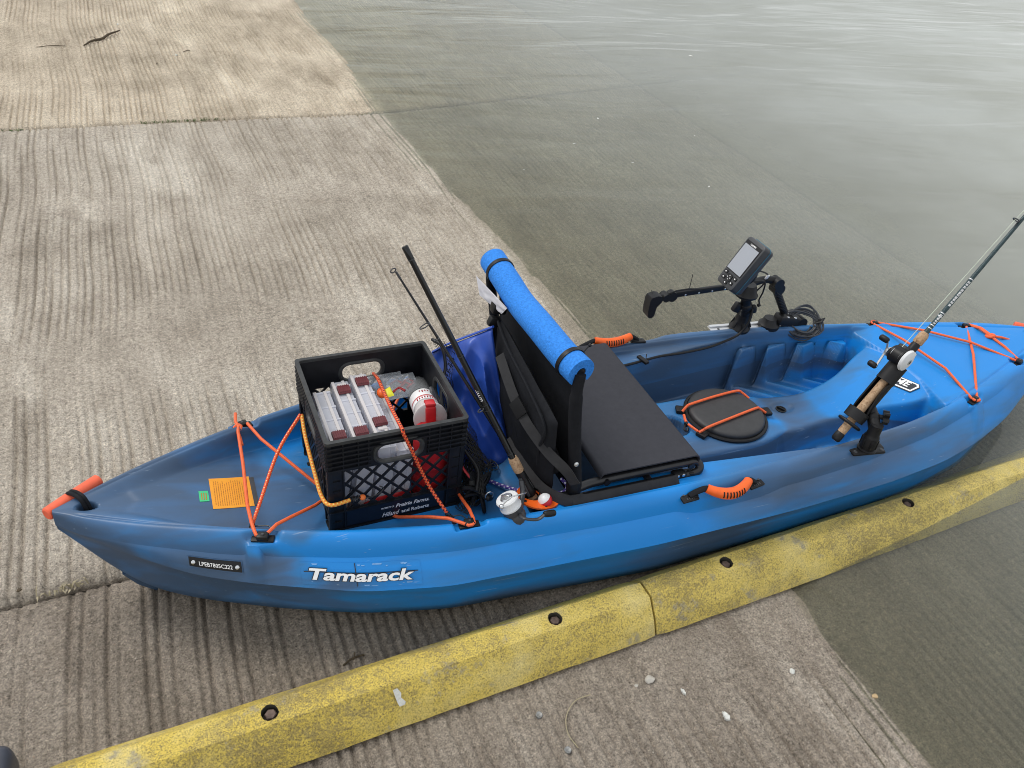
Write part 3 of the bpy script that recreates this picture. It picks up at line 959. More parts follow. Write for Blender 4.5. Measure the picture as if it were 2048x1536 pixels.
def deck_h(x, y):
    a = np.abs(y)
    T, R, I = yT(x), zR(x), yin(x)
    # carrying-handle scoop lowers the outer shoulder amidships
    scoop = sstep(-.135, -.06, x) * (1 - sstep(.13, .235, x))
    wR = np.minimum(.040 + .03 * scoop, np.maximum(T - I, .004) * .92)
    t = np.clip((a - (T - wR)) / wR, 0, 1)
    rim = R - (.050 - .018 * sstep(1.0, 1.4, x) - .014 * (1 - sstep(-1.45, -1.1, x)) - .014 * sstep(.80, 1.05, x)) * t ** 3.0 - .020 * scoop * t ** 1.2
    h = rim.copy()
    # stern well
    ms = (1 - sstep(I - .024 - .02 * (1 - sstep(-1.35, -1.15, x)), I + .005, a)) * (1 - sstep(-.50, -.40, x))
    fs = floorS(x) + .004 * (1 - (a / .3) ** 2)
    h = h * (1 - ms) + fs * ms
    # crease along the inner rim
    h = h - .0035 * gauss(a - (I + .004), .004) * sstep(-1.5, -1.44, x)
    # drain channels in the stern floor
    for yc, x0, x1 in ((.130, -1.02, -.6), (.088, -1.04, -.6), (-.130, -1.02, -.6)):
        h = h - .0045 * gauss(y - yc - .05 * (x + 1), .007) * sstep(x0, x0 + .12, x) * (1 - sstep(x1 - .05, x1, x)) * ms
    # two raised V ribs near the stern tip
    v = x + 1.36 + .55 * a
    h = h + .004 * sstep(-.012, .012, v) * ms * (1 - sstep(-1.30, -1.1, x)) * .8
    # seat shelf and cockpit
    mm = sstep(-.46, -.40, x) * (1 - sstep(.955, 1.03, x + .35 * np.maximum(a - .1, 0)))
    led = R - .020
    ml = (1 - sstep(I - .006, I + .003, a)) * mm
    h = h * (1 - ml) + led * ml
    L = yl(x)
    P = np.zeros_like(x)
    Pf = np.zeros_like(x)
    for k in RIBX:
        xk = k - .05 * np.clip((.285 - a) / .05, 0, 1) + .12 * np.clip((.235 - a) / .1, 0, 1.0)
        tt = (x - xk) / .120
        rise = sstep(-.035, .035, tt)
        fall = 1 - np.clip((tt - .02) / .85, 0, 1)
        P = np.maximum(P, rise * fall ** 0.9)
        Pf = np.maximum(Pf, sstep(-.10, .10, tt) * fall ** 1.2)
    ribz = sstep(.44, .50, x)
    topfade = 1.0
    def shell(prot):
        return 1 - sstep(L - .018 - prot, L + .003 - prot, a)
    xr = x
    gate = sstep(-.06, .06, xr) * (1 - sstep(.895, .925, xr - .22 * np.clip(.20 - a, 0, .12)))
    fz = .094 + .030 * Pf * ribz * sstep(.105, .135, a)
    seat = (1 - sstep(.20, .235, a)) * sstep(-.44, -.38, x) * (1 - sstep(-.06, .06, x))
    wf = shell(0) * gate
    low = wf + seat
    depth = (fz * wf + .165 * seat) / np.maximum(low, 1e-6)
    low = np.clip(low, 0, 1)
    hb = h * (1 - low) + depth * low
    # foot-brace ribs stand out of the wall, ending a little below the rim
    wp = shell(.036 * P)
    rtop = led - .034
    ribh = rtop * (1 - wp) + fz * wp
    use = ribz * (shell(.0005) > .5) * gate
    h = np.where(use > .01, np.maximum(hb, np.minimum(ribh, rtop) * use + hb * (1 - use)), hb)
    # centre console with the hatch, running forward into the bow
    W = conW(x)
    sl = .046 - .012 * sstep(.70, .86, x)
    con = 1 - sstep(W - .006, W + sl, a)
    ch = conH(x) + .006 * (1 - np.clip(a / .14, 0, 1) ** 2) * sstep(.42, .5, x)
    tgt = ch
    k = con * mm * sstep(-.16, -.02, x)
    h = np.where(tgt > h, h * (1 - k) + tgt * k, h)
    # bow deck: slight crown, dished recess behind it
    b = sstep(1.00, 1.10, x)
    h = h + b * .004 * (1 - np.clip(a / np.maximum(I, .02), 0, 1) ** 2)
    # cup holder just ahead of the seat
    rc = np.hypot(x - .098, y - .012)
    h = h - (1 - sstep(.040, .050, rc)) * np.maximum(h - .128, 0)
    # drain recess ahead of the hatch, scupper holes in the footwells
    h = h - .010 * (1 - sstep(.016, .03, np.hypot((x - .512) * .6, y - .022)))
    for sy in (1, -1):
        h = h - .012 * (1 - sstep(.016, .022, np.hypot(x - .415, y - sy * .128)))
    # pockets for the pad eyes
    for ex, ey in EYES:
        for s in (1, -1):
            if ex == -.650 and s == 1:
                pass
            dx = x - ex
            dy = s * y - ey
            pk = sstep(-.042, -.034, dx) * (1 - sstep(.026, .044, dx + .2 * dy)) * sstep(-.018, -.008, dy) * (1 - sstep(.016, .022, dy))
            h = h * (1 - pk) + (R - .018) * pk
    # toggle holes at both ends
    for hx in (-1.462, 1.502):
        h = h - .030 * (1 - sstep(.010, .017, np.hypot((x - hx) * .8, y * 1.1 + .003)))
    return h

def station_grid():
    xs = np.concatenate([np.linspace(XS, XS + .03, 9)[:-1], np.arange(XS + .03, .42, .0055), np.arange(.42, .98, .0038), np.arange(.98, XB - .03, .0055), np.linspace(XB - .03, XB, 9)])
    # rows follow the moulded edges: footwell lip, inner rim, shoulder
    T, I = yT(xs), yin(xs)
    I = np.minimum(I, T - .003)
    Lq = np.minimum(yl(xs), .90 * I)
    kn = [0 * T, np.maximum(Lq - .062, Lq * .45), Lq - .022 * np.minimum(1, Lq / .1), Lq + .004 * np.minimum(1, Lq / .1), I - .007 * np.minimum(1, I / .06), I + .006 * np.minimum(1, I / .06), T]
    for k in range(1, len(kn)):
        kn[k] = np.maximum(kn[k], kn[k - 1] + 1e-5)
    kn[-1] = T
    cnt = [34, 12, 12, 5, 7, 16]
    rows = []
    for k, c in enumerate(cnt):
        for j in range(c):
            rows.append(kn[k] + (kn[k + 1] - kn[k]) * j / c)
    rows.append(kn[-1])
    rows = np.minimum(np.array(rows), T)
    gy = np.concatenate([-rows[:0:-1], rows])
    gx = np.repeat(xs[None, :], len(gy), 0)
    return xs, gx, gy
xs_, gx, gy = station_grid()
gz = deck_h(gx, gy)
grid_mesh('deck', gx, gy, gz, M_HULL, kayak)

def zTf(x):
    return deck_h(np.atleast_1d(np.asarray(x, float)), np.atleast_1d(yT(np.asarray(x, float))))
zT_tab = zTf(xs_)
def zT(x):
    return np.interp(x, xs_, zT_tab)
def side_pt(x, t, s=-1, out=0.0):
    """a point on the upper side, t from shoulder (0) to chine (1)"""
    T, C, a, b = float(yT(x)), float(yC(x)), float(zT(x)), float(zC(x))
    y = T + (C - T) * t + .004 * math.sin(math.pi * min(1, t ** .75)) * min(1, T * 8)
    z = a + (b - a) * t
    nz = (C - T) / max(1e-6, math.hypot(C - T, a - b))
    return Vector((x, s * (y + out), z + out * .8))
for s in (-1, 1):
    ts = np.linspace(0, 1, 9)
    T, C, a, b = yT(xs_), yC(xs_), zT(xs_), zC(xs_)
    Y = T + (C - T) * ts[:, None] + .004 * np.sin(np.pi * np.minimum(1, ts ** .75))[:, None] * np.minimum(1, T * 8)
    Z = a + (b - a) * ts[:, None]
    X = np.repeat(xs_[None, :], 9, 0)
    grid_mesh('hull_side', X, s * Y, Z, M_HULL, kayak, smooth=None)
    Bq, Cq = yB(xs_), zB(xs_)
    t2 = np.linspace(0, 1, 9)[:, None]
    Y2 = C + (Bq - C) * t2 ** .62 - .010 * np.sin(np.pi * t2) * np.minimum(1, C * 6) - np.minimum(.0085, C * .06) * (1 - t2)
    Y2 = np.maximum(Y2, .002)
    Z2 = (b - .0012) + (Cq - b) * t2 ** 1.0
    Kz = zK(xs_)
    t3 = np.linspace(0, 1, 9)[1:, None]
    Y3 = Bq * (1 - t3)
    Z3 = Cq + (Kz - Cq) * np.sin(t3 * np.pi / 2)
    Yl = np.concatenate([Y2 - .0012, Y3])
    Zl = np.concatenate([Z2, Z3])
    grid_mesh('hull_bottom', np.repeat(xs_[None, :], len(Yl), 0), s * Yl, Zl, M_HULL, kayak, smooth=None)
for x in (XS, XB):
    mb = MB()
    prof = [(yT(x), zT(x)), (yC(x), zC(x)), (yB(x), zB(x))]
    pts = [(x, -float(y), float(z)) for y, z in prof] + [(x, float(y), float(z)) for y, z in reversed(prof)]
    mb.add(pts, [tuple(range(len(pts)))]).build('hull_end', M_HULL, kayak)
sk = MB()
skp = [(-1.425, .075), (-1.40, .02), (-1.36, -.028), (-1.30, -.040), (-1.22, -.034), (-1.16, .012), (-1.16, .05)]
sk.prism(skp, lambda p, q, d: (p, d * (.5 + .5 * min(1, max(0, q / .05))) , q), -.030, .030)
sk.build('skeg', M_HULL, kayak, smooth=50)

# carrying toggles at both ends
def toggle(xh, A, B, lean):
    A, B = Vector(A), Vector(B)
    mb = MB()
    L = (B - A).length
    mb.rod(A, B, [(0, .012), (.003, .0155), (L * .45, .0165), (L - .003, .0155), (L, .012)], 14)
    mb.build('carry_toggle', M_ORANGE_FOAM, kayak)
    mid = A.lerp(B, .47)
    for k in (-1, 1):
        off = (B - A).normalized() * (.004 * k)
        mb = MB()
        hz = float(zR(xh))
        p = spline([Vector((xh, 0, hz - .02)) + off, Vector((xh - .006 * lean, .004, hz + .012)) + off, mid.lerp(Vector((xh, 0, hz + .012)), .45) + Vector((0, 0, .014)) + off, mid + Vector((0, 0, .0175)) + off, mid + (mid - Vector((xh, 0, hz))).normalized() * .017 + off], 6)
        mb.tube(p, .0048, 8)
        mb.build('toggle_loop', M_FABRIC, kayak)
toggle(-1.460, (-1.545, .006, .272), (-1.440, .094, .272), 1)
toggle(1.500, (1.535, .080, .312), (1.615, -.004, .312), -1)

# pad eyes
def pad_eye(x, y, z, yaw):
    mb = MB()
    R = Matrix.Rotation(yaw, 3, 'Z')
    o = Vector((x, y, z))
    mb.box(o + Vector((0, 0, .003)), (.050, .020, .006), .0025, R)
    mb.box(o + Vector((0, 0, .011)), (.026, .020, .013), .004, R)
    mb.rod(o + Vector((0, 0, .0170)), o + Vector((0, 0, .03)), [(0, .0055), (.0012, .0055), (.0016, .003)], 10)
    ob = mb.build('pad_eye', M_BLACK, kayak)
    hole = MB()
    hole.rod(o + Vector((0, 0, .0185)), o + Vector((0, 0, .0192)), [(0, .0028), (.0004, .0028)], 8)
    hole.build('screw', M_GREYPL, ob)
def eye_pt(i, s, dz=.012):
    x, y = EYES[i]
    return Vector((x, s * y, float(zR(x)) - .018 + dz))
for i, (ex, ey) in enumerate(EYES):
    slope = math.atan2(float(yT(ex + .05) - yT(ex - .05)), .1)
    for s in (1, -1):
        p = eye_pt(i, s, -.001)
        pad_eye(p.x, p.y, p.z, s * slope)

def cord(name, pts, r=.0042, mat=None, parent=None, smooth=True, n=8):
    mb = MB()
    mb.tube(pts, r, 8)
    return mb.build(name, mat or M_ORANGE, parent or kayak)
def wrap(e, d, R=.011):
    """half turn of cord round the pad eye's post; d = outward direction"""
    d = Vector(d).normalized()
    s = Vector((-d.y, d.x, 0))
    return [e + s * R, e + s * R * .75 + d * R * .75, e + d * R, e - s * R * .75 + d * R * .75, e - s * R]
# stern lacing: crossed between the four eyes under the crate
A1, A2 = eye_pt(0, 1), eye_pt(0, -1)
B1, B2 = eye_pt(1, 1), eye_pt(1, -1)
def sag(a, b, z, n=6):
    a, b = Vector(a), Vector(b)
    return [a.lerp(b, i / n) for i in range(n + 1)]
zf = .214
cord('deck_cord', [A1 + Vector((-.010, -.006, .001)), Vector((-1.121, .17, .292)), Vector((-1.122, .06, .275)), Vector((-1.128, -.08, .276)), Vector((-1.126, -.155, .292)), Vector((-1.124, -.180, .295)), A2 + Vector((-.013, .004, .001)), A2 + Vector((0, .000, -.004)), A2 + Vector((.013, .005, .001)), Vector((-1.075, -.178, .294)), Vector((-1.04, -.150, .280)), Vector((-.978, -.098, .250)), Vector((-.90, -.02, .219)), Vector((-.80, .1, .219)), Vector((-.72, .2, .24)), B1])
cord('deck_cord', [A1 + Vector((.012, -.004, .002)), Vector((-1.07, .135, .285)), Vector((-.985, .015, .252)), Vector((-.93, -.05, .222)), Vector((-.90, -.085, .2115)), Vector((-.802, -.142, .2115)), Vector((-.790, -.160, .220)), Vector((-.735, -.225, .270)), Vector((-.700, -.262, .292)), B2 + Vector((-.012, -.004, 0))] + wrap(B2, (.3, -1, 0))[::-1] + [B2 + Vector((.012, .006, 0)), Vector((-.642, -.245, .288)), Vector((-.637, -.19, .262)), Vector((-.632, -.15, .242)), Vector((-.63, -.06, .218))])
kn = MB()
c = Vector((-1.121, .185, .288))
kn.tube([c + Vector((.009 * math.cos(t), .0075 * math.sin(t), .006 * math.sin(t * 1.0 + .6))) for t in [2 * math.pi * i / 14 for i in range(14)]], .0046, 8, closed=True)
kn.tube([c + Vector((.004, .0, .004)), c + Vector((-.002, .02, .008)), c + Vector((.001, .048, .013))], .0042, 8)
kn.tube([c + Vector((-.002, -.004, .0)), c + Vector((.002, -.03, -.004)), c + Vector((.004, -.055, -.010))], .0042, 8)
kn.build('cord_knot', M_ORANGE, kayak)
# bow lacing
F1, F2 = eye_pt(2, 1), eye_pt(2, -1)
H1, H2 = eye_pt(3, 1), eye_pt(3, -1)
up = Vector((0, 0, .012))
cord('deck_cord', [F1 + Vector((.012, -.002, 0)), F1.lerp(H2, .33) + up * 1.6, F1.lerp(H2, .66) + up * 1.7, H2 + Vector((-.012, .004, 0))])
cord('deck_cord', wrap(F1, (-.4, 1, 0)) + [F1 + Vector((-.010, -.008, 0)), F1.lerp(F2, .33) + Vector((-.02, 0, .026)), F1.lerp(F2, .7) + up * 1.8, F2 + Vector((-.012, .006, 0))] + wrap(F2, (-.3, -1, 0))[::-1] + [F2 + Vector((.012, .006, 0)), F2.lerp(H1, .5) + up * 1.6, H1 + Vector((-.010, -.008, 0))])
K0 = H1.lerp(H2, .42) + Vector((0, 0, .016))
cord('deck_cord', [H1 + Vector((.012, -.004, 0)), H1.lerp(K0, .5) + Vector((0, 0, .010)), K0, K0.lerp(H2, .5) + Vector((0, 0, .004)), H2 + Vector((.004, .012, 0)), H2 + Vector((.006, -.002, 0))], .0046)
cord('deck_cord', [H1 + Vector((.014, .004, 0)), H1.lerp(K0, .5) + Vector((.007, 0, .010)), K0 + Vector((.004, 0, .002))], .0040)
kn = MB()
kn.tube([K0 + Vector((.008 * math.cos(t), .011 * math.sin(t), .006 * math.cos(t + 1))) for t in [2 * math.pi * i / 14 for i in range(14)]], .0055, 8, closed=True)
kn.ball(K0, .0085, 10)
kn.tube([K0, K0 + Vector((.028, -.020, .003)), K0 + Vector((.058, -.030, -.004))], .0042, 8)
kn.build('cord_knot', M_ORANGE, kayak)

# carrying handles on both sides
def side_handle(s, xo, yo=0.0):
    h = MB()
    def P(x, y, dz=0):
        return Vector((x + xo, s * (y + yo), dz))
    plates = []
    for px, ang in ((-.086, -.10), (.118, .16)):
        z = float(deck_h(np.array([px + xo]), np.array([s * (.337 + yo * .5)]))[0])
        yaw = s * -math.atan2(.02, .2) + (-s) * ang * .4
        mb = MB()
        R = Matrix.Rotation(yaw, 3, 'Z') @ Matrix.Rotation(-s * .18, 3, 'X')
        mb.box((px + xo, s * (.338 + yo * .5), z + .004), (.050, .030, .007), .003, R)
        mb.box((px + xo + (.014 if px < 0 else -.014), s * (.338 + yo * .5), z + .008), (.020, .018, .006), .002, R)
        ob = mb.build('handle_plate', M_BLACK, kayak)
        for q in (-.006, .006):
            c = Vector((px + xo - (.006 if px < 0 else -.006), s * (.338 + yo * .5), z + .0078)) + R @ Vector((q * 1.4, .004, .0005))
            screw(ob, c, (0, 0, 1), .0034, .0018)
        sc = MB()
        for q in range(4):
            c = Vector((px + xo, s * (.338 + yo * .5), z + .0075)) + R @ Vector((-.010 + q * .0065, -.008 * s * -1, .0006))
            sc.box(c, (.003, .006, .0016), .0004, R)
        sc.build('plate_ridge', M_GREYPL, ob)['kind'] = 'stuff'
        plates.append(Vector((px + xo, s * (.338 + yo * .5), z + .008)))
    a, b = plates
    gp = MB()
    e0_, e1_ = a + Vector((.046, s * .004 * (s < 0), .018)), b + Vector((-.030, s * .004 * (s < 0), .017))
    g = [e0_.lerp(e1_, t_) + Vector((0, (-.023 if s < 0 else -.008) * math.sin(math.pi * t_) ** .8, -.010 * math.sin(math.pi * t_))) for t_ in [q / 32 for q in range(33)]]
    st = MB()
    path = spline([a, a + Vector((.022, 0, .010))] + g[::4] + [b + Vector((-.014, 0, .010)), b], 5)
    st.tube(path, .0085, 10, flat=.7)
    st.build('handle_strap', M_FABRIC, kayak)
    N = len(g)
    rr = [.0118 + .0035 * math.sin(math.pi * i / (N - 1)) for i in range(N)]
    gp.tube(g, rr, 14)
    ob = gp.build('handle_grip', M_ORANGE_PL, kayak)
    sl = MB()
    for k in range(8):
        i = int(N * (.28 + .062 * k))
        p, q = g[i], g[min(N - 1, i + 1)]
        t = (q - p).normalized()
        o = Vector((0, 0, 1)).cross(t)
        if o.y > 0:
            o = -o
        arc = [p + o * (rr[i] * 1.02 * math.cos(w)) + Vector((0, 0, 1)) * (rr[i] * 1.02 * math.sin(w)) for w in np.linspace(-.1, .95, 7)]
        sl.tube(arc, .0018, 6)
    sl.build('grip_slot', M_BLACK, ob)
side_handle(-1, 0.0)
side_handle(1, 0.0, -.040)

# round hatch with its shock-cord straps
hc = Vector((.283, .012, 0))
hatch = MB()
zh = .1945
hatch.rod(hc + Vector((0, 0, zh - .004)), hc + Vector((0, 0, 1)), [(0, .128), (.006, .130), (.009, .1275), (.0095, .121), (.006, .120)], 64)
hatch.build('hatch_ring', M_BLACK, kayak)
lid = MB()
lid.rod(hc + Vector((0, 0, zh + .001)), hc + Vector((0, 0, 1)), [(0, .117), (.006, .1185), (.012, .1175), (.0165, .113), (.019, .104), (.0205, .06), (.021, .0)], 64, cap=False)
lidob = lid.build('hatch_lid', M_HATCH, kayak, smooth=60)
zl = zh + .0265
def hp(x, y, dz=0):
    return Vector((x, y, zl + dz))
for p in (
    [hp(.150, .052, -.018), hp(.166, .058, -.006), hp(.184, .060), hp(.28, .074, .0015), hp(.365, .083, .0), hp(.386, .078, -.008), hp(.402, .060, -.019)],
    [hp(.147, -.048, -.019), hp(.160, -.050, -.010), hp(.178, -.050, -.001), hp(.28, -.030, .0015), hp(.372, -.010, .0), hp(.390, -.008, -.006), hp(.410, -.018, -.018)],
    [hp(.146, .036, -.018), hp(.136, .012, -.017), hp(.134, .002, -.017)],
    [hp(.134, -.008, -.017), hp(.139, -.026, -.017), hp(.146, -.044, -.018)]):
    cord('hatch_cord', spline(p, 5), .0042)
for ang, w in ((math.radians(156), .05), (math.radians(207), .052), (math.radians(-8), .055)):
    c = hc + Vector((math.cos(ang) * .140, math.sin(ang) * .140, zh + .002))
    fit = MB()
    fit.box(c, (.030, w * .62, .012), .004, Matrix.Rotation(ang, 3, 'Z'))
    fit.build('hatch_anchor', M_BLACK, kayak)
fit = MB()
fit.box((.131, -.003, zh + .006), (.010, .012, .014), .003)
fit.build('cord_clip', M_BLACK, kayak)
tg = MB()
tg.tube(spline([(.128, -.004, zh + .006), (.116, -.018, zh + .002), (.122, -.026, zh - .001), (.130, -.016, zh + .004)], 5), .003, 6)
tg.build('tether', M_BLACK, kayak)

# drain fitting and scupper plug
dz = float(deck_h(np.array([.512]), np.array([.022]))[0])
dr = MB()
dr.rod((.512, .022, dz - .001), (.512, .022, 1), [(0, .017), (.004, .017), (.0045, .013), (.002, .012), (.003, .0)], 20, cap=False)
dr.box((.512, .022, dz + .005), (.006, .026, .006), .002, Matrix.Rotation(.5, 3, 'Z'))
dr.build('drain_fitting', M_BLACK, kayak)
for s in (1, -1):
    z = float(deck_h(np.array([.415]), np.array([s * .128]))[0])
    pl = MB()
    pl.ball((.415, s * .126, z + .006), .0185, 16, (1, 1, .75))
    pl.build('scupper_plug', M_PLUG, kayak)

# aluminium accessory track on the far rail
trk = MB()
ta, tb = Vector((.405, .328, .287)), Vector((.700, .300, .288))
td = (tb - ta).normalized()
tn = Vector((-td.y, td.x, 0))
Rt = Matrix((td, tn, Vector((0, 0, 1)))).transposed()
mid = (ta + tb) / 2
trk.box(mid + Vector((0, 0, .002)), ((tb - ta).length, .048, .004), .0016, Rt)
for o in (-.0165, .0165):
    trk.box(mid + tn * o + Vector((0, 0, .0065)), ((tb - ta).length - .003, .013, .006), .0022, Rt)
tob = trk.build('accessory_track', M_ALU, kayak)
for k in (.1, .37, .64, .9):
    screw(tob, ta.lerp(tb, k) + Vector((0, 0, .0042)), (0, 0, 1), .0045, .002)

# orange flush rod-holder flange in the near deck
dc = Vector((-.470, -.240, .281))
rim_ = MB()
Rd = Matrix.Rotation(.45, 3, 'Y') @ Matrix.Rotation(.25, 3, 'X')
def dpt(a, b, d):
    return dc + Vector((a, b, d - .18 * a - .05 * b))
ell = [(.056 * math.cos(t) + .006, .047 * math.sin(t) - .004) for t in [2 * math.pi * i / 32 for i in range(32)]]
inn = [(.024 * math.cos(t) - .012, .022 * math.sin(t) + .004) for t in [2 * math.pi * i / 24 for i in range(24)]]
rim_.plate(ell, [inn], dpt, .006, .001)
rim_.build('rod_holder_flange', M_ORANGE_PL, kayak, smooth=30)
cup = MB()
cup.rod(dpt(-.012, .004, .004), dpt(.03, -.02, -.08), [(0, .0235), (.055, .021), (.056, 0)], 20, cap=False)
cup.build('rod_holder_tube', M_BLACK, kayak)
for a, b in ((-.036, -.020), (.048, .012), (.010, -.042)):
    screw(kayak, dpt(a, b, .0062), (0, 0, 1), .0038, .0016, M_BLACK)

# stickers, name plate and lettering
def deck_pt(x, y, out=.0009):
    return Vector((x, y, float(deck_h(np.array([x]), np.array([y]))[0]) + out))
def deck_patch(name, x0, y0, x1, y1, mat, rotz=0, out=.0009, n=8):
    cx, cy = (x0 + x1) / 2, (y0 + y1) / 2
    c, s = math.cos(rotz), math.sin(rotz)
    vs, fs = [], []
    for j in range(n + 1):
        for i in range(n + 1):
            a, b = (x0 - cx) + (x1 - x0) * i / n, (y0 - cy) + (y1 - y0) * j / n
            vs.append(deck_pt(cx + c * a - s * b, cy + s * a + c * b, out))
    for j in range(n):
        for i in range(n):
            k = j * (n + 1) + i
            fs.append((k, k + 1, k + n + 2, k + n + 1))
    return MB().add(vs, fs).build(name, mat, kayak, smooth=None)
deck_patch('warning_label', -1.204, -.044, -1.112, .062, M_LABEL_ORANGE, .02)
deck_patch('warning_label_edge', -1.1115, -.042, -1.101, .059, M_GREYPL, .02)
deck_patch('green_label', -1.230, -.018, -1.209, .018, M_LABEL_GREEN, .02)
ln = MB()
rr = random.Random(4)
for k in range(15):
    x = -1.196 + k * .0049
    a, b = -.036 + rr.uniform(0, .02) * (k % 4 == 0), .052 - rr.uniform(0, .016)
    y = a
    while y < b:
        w = rr.uniform(.004, .010)
        y2 = min(b, y + w)
        ln.add([deck_pt(x, y, .0014), deck_pt(x + .0015, y, .0014), deck_pt(x + .0015, y2, .0014), deck_pt(x, y2, .0014)], [(0, 1, 2, 3)])
        y = y2 + .0016
for k in range(3):
    x = -1.2255 + k * .005
    ln.add([deck_pt(x, -.013, .0014), deck_pt(x + .002, -.013, .0014), deck_pt(x + .002, .011, .0014), deck_pt(x, .011, .0014)], [(0, 1, 2, 3)])
ln.build('label_print', plain('label_ink', (0.50, 0.17, 0.01), 0.6), kayak, smooth=None)

def side_patch(name, x0, x1, t0, t1, mat, out, n=14):
    vs, fs = [], []
    for j in range(5):
        for i in range(n + 1):
            vs.append(side_pt(x0 + (x1 - x0) * i / n, t0 + (t1 - t0) * j / 4, -1, out))
    for j in range(4):
        for i in range(n):
            k = j * (n + 1) + i
            fs.append((k, k + 1, k + n + 2, k + n + 1))
    return MB().add(vs, fs).build(name, mat, kayak, smooth=None)
pf = side_patch('name_plate_frame', -1.2690, -1.1580, .17, .66, M_HULL, .0012)
plate_ = side_patch('name_plate', -1.2655, -1.1605, .20, .60, M_BLACK, .0026)
for x in (-1.257, -1.169):
    rv = MB()
    p = side_pt(x, .41, -1, .0024)
    n_ = Vector((0, -1, .75)).normalized()
    rv.rod(p, p + n_, [(0, .0048), (.0015, .0045), (.0024, .003), (.0027, 0)], 14, cap=False)
    rv.build('rivet', M_SILVER, plate_)
def side_text(x0, t_base, height):
    def fn(a, b):
        x = x0 + a
        h = math.hypot(float(zT(x)) - float(zC(x)), float(yT(x)) - float(yC(x))) * 1.0
        return side_pt(x, t_base - b * height / h, -1, side_text.out)
    return fn
side_text.out = .0032
lettering('serial_number', 'LPEB7805C222', side_text(-1.2455, .505, .0130), M_WHITE_PRINT, plate_, offset=.012, width=.067, res=2)
dec = side_patch('decal_film', -1.040, -.783, .12, .86, M_HULL, .0008, 24)
side_text.out = .0046
lettering('decal_shadow', 'Tamarack', side_text(-1.0255, .66, .037), M_DARK_PRINT, dec, shear=.25, offset=.060, width=.229, res=3)
side_text.out = .0060
lettering('decal_letters', 'Tamarack', side_text(-1.0235, .655, .036), M_WHITE_PRINT, dec, shear=.25, offset=.030, width=.223, res=3)
pr = MB()
rr = random.Random(9)
for k in range(16):
    x = -1.025 + rr.uniform(0, .225)
    t = rr.choice([rr.uniform(.14, .22), rr.uniform(.72, .82)])
    w, h = rr.uniform(.003, .016), rr.uniform(.012, .05)
    pr.add([side_pt(x, t, -1, .0012), side_pt(x + w, t, -1, .0012), side_pt(x + w * .8, t + h, -1, .0012), side_pt(x + .001, t + h, -1, .0012)], [(0, 1, 2, 3)])
pr.build('decal_flecks', plain('pale_fleck_print', (0.18, 0.40, 0.74), 0.4), dec, smooth=None)['kind'] = 'stuff'
pr = MB()
for a, b, t in ((-1.034, -.79, .40),):
    vs = []
    for i in range(21):
        x = a + (b - a) * i / 20
        vs += [side_pt(x, t, -1, .0026), side_pt(x, t + .028, -1, .0026)]
    pr.add(vs, [(2 * i, 2 * i + 2, 2 * i + 3, 2 * i + 1) for i in range(20)])
pr.add([side_pt(-.9265, .13, -1, .0026), side_pt(-.9245, .13, -1, .0026), side_pt(-.9245, .84, -1, .0026), side_pt(-.9265, .84, -1, .0026)], [(0, 1, 2, 3)])
pr.build('decal_hairlines', M_DARK_PRINT, dec, smooth=None)
# sticker on the hump ahead of the cockpit
sx, sy = .895, -.050
def stk(a, b, out):
    a, b = a * .82, b * .82
    ang = math.radians(-68)
    return deck_pt(sx + math.cos(ang) * a - math.sin(ang) * b, sy + math.sin(ang) * a + math.cos(ang) * b, out)
def stk_poly(name, poly, mat, out):
    mb = MB()
    mb.add([stk(p[0], p[1], out) for p in poly], [tuple(range(len(poly)))])
    return mb.build(name, mat, kayak, smooth=None)
s0 = stk_poly('sticker', [(-.062, .030), (-.058, -.022), (.058, -.024), (.076, .012), (.066, .026), (0, .029)], M_DARK_PRINT, .003)
s1 = stk_poly('sticker_face', [(-.059, .027), (-.055, -.019), (.056, -.021), (.072, .012), (.064, .023), (0, .026)], M_WHITE_PRINT, .0038)
s2 = stk_poly('sticker_field', [(-.052, .021), (-.049, -.013), (.052, -.015), (.063, .011), (.058, .017), (0, .020)], M_DARK_PRINT, .0046)
lettering('sticker_letters', 'IME', lambda a, b: stk(-.028 + a, -.008 + b * .036, .0054), M_WHITE_PRINT, kayak, shear=.2, offset=.03, width=.070)
# ------------------------------------------------------------------ milk crate and what it carries
CX, CY, CZ, CYAW = -.797, .013, .207, .036
cc, cs = math.cos(CYAW), math.sin(CYAW)
def CRP(u, v, w):
    k = .984 + .016 * w / .28
    u, v = u * k, v * k
    return Vector((CX + cc * u - cs * v, CY + cs * u + cc * v, CZ + w))
crate = thing('milk_crate', 'black plastic milk crate with open lattice sides strapped behind the seat', 'crate', (CX, CY, CZ))
HW, HH = .1665, .28
def clip_poly(poly, x0, x1, y0, y1):
    def cl(p, inside, inter):
        out = []
        for i in range(len(p)):
            a, b = p[i - 1], p[i]
            if inside(b):
                if not inside(a):
                    out.append(inter(a, b))
                out.append(b)
            elif inside(a):
                out.append(inter(a, b))
        return out
    def ix(x):
        return lambda a, b: (x, a[1] + (b[1] - a[1]) * (x - a[0]) / (b[0] - a[0]))
    def iy(y):
        return lambda a, b: (a[0] + (b[0] - a[0]) * (y - a[1]) / (b[1] - a[1]), y)
    for f, g in ((lambda q: q[0] >= x0, ix(x0)), (lambda q: q[0] <= x1, ix(x1)), (lambda q: q[1] >= y0, iy(y0)), (lambda q: q[1] <= y1, iy(y1))):
        if poly:
            poly = cl(poly, f, g)
    return poly
def area(p):
    return abs(sum(p[i - 1][0] * p[i][1] - p[i][0] * p[i - 1][1] for i in range(len(p)))) / 2
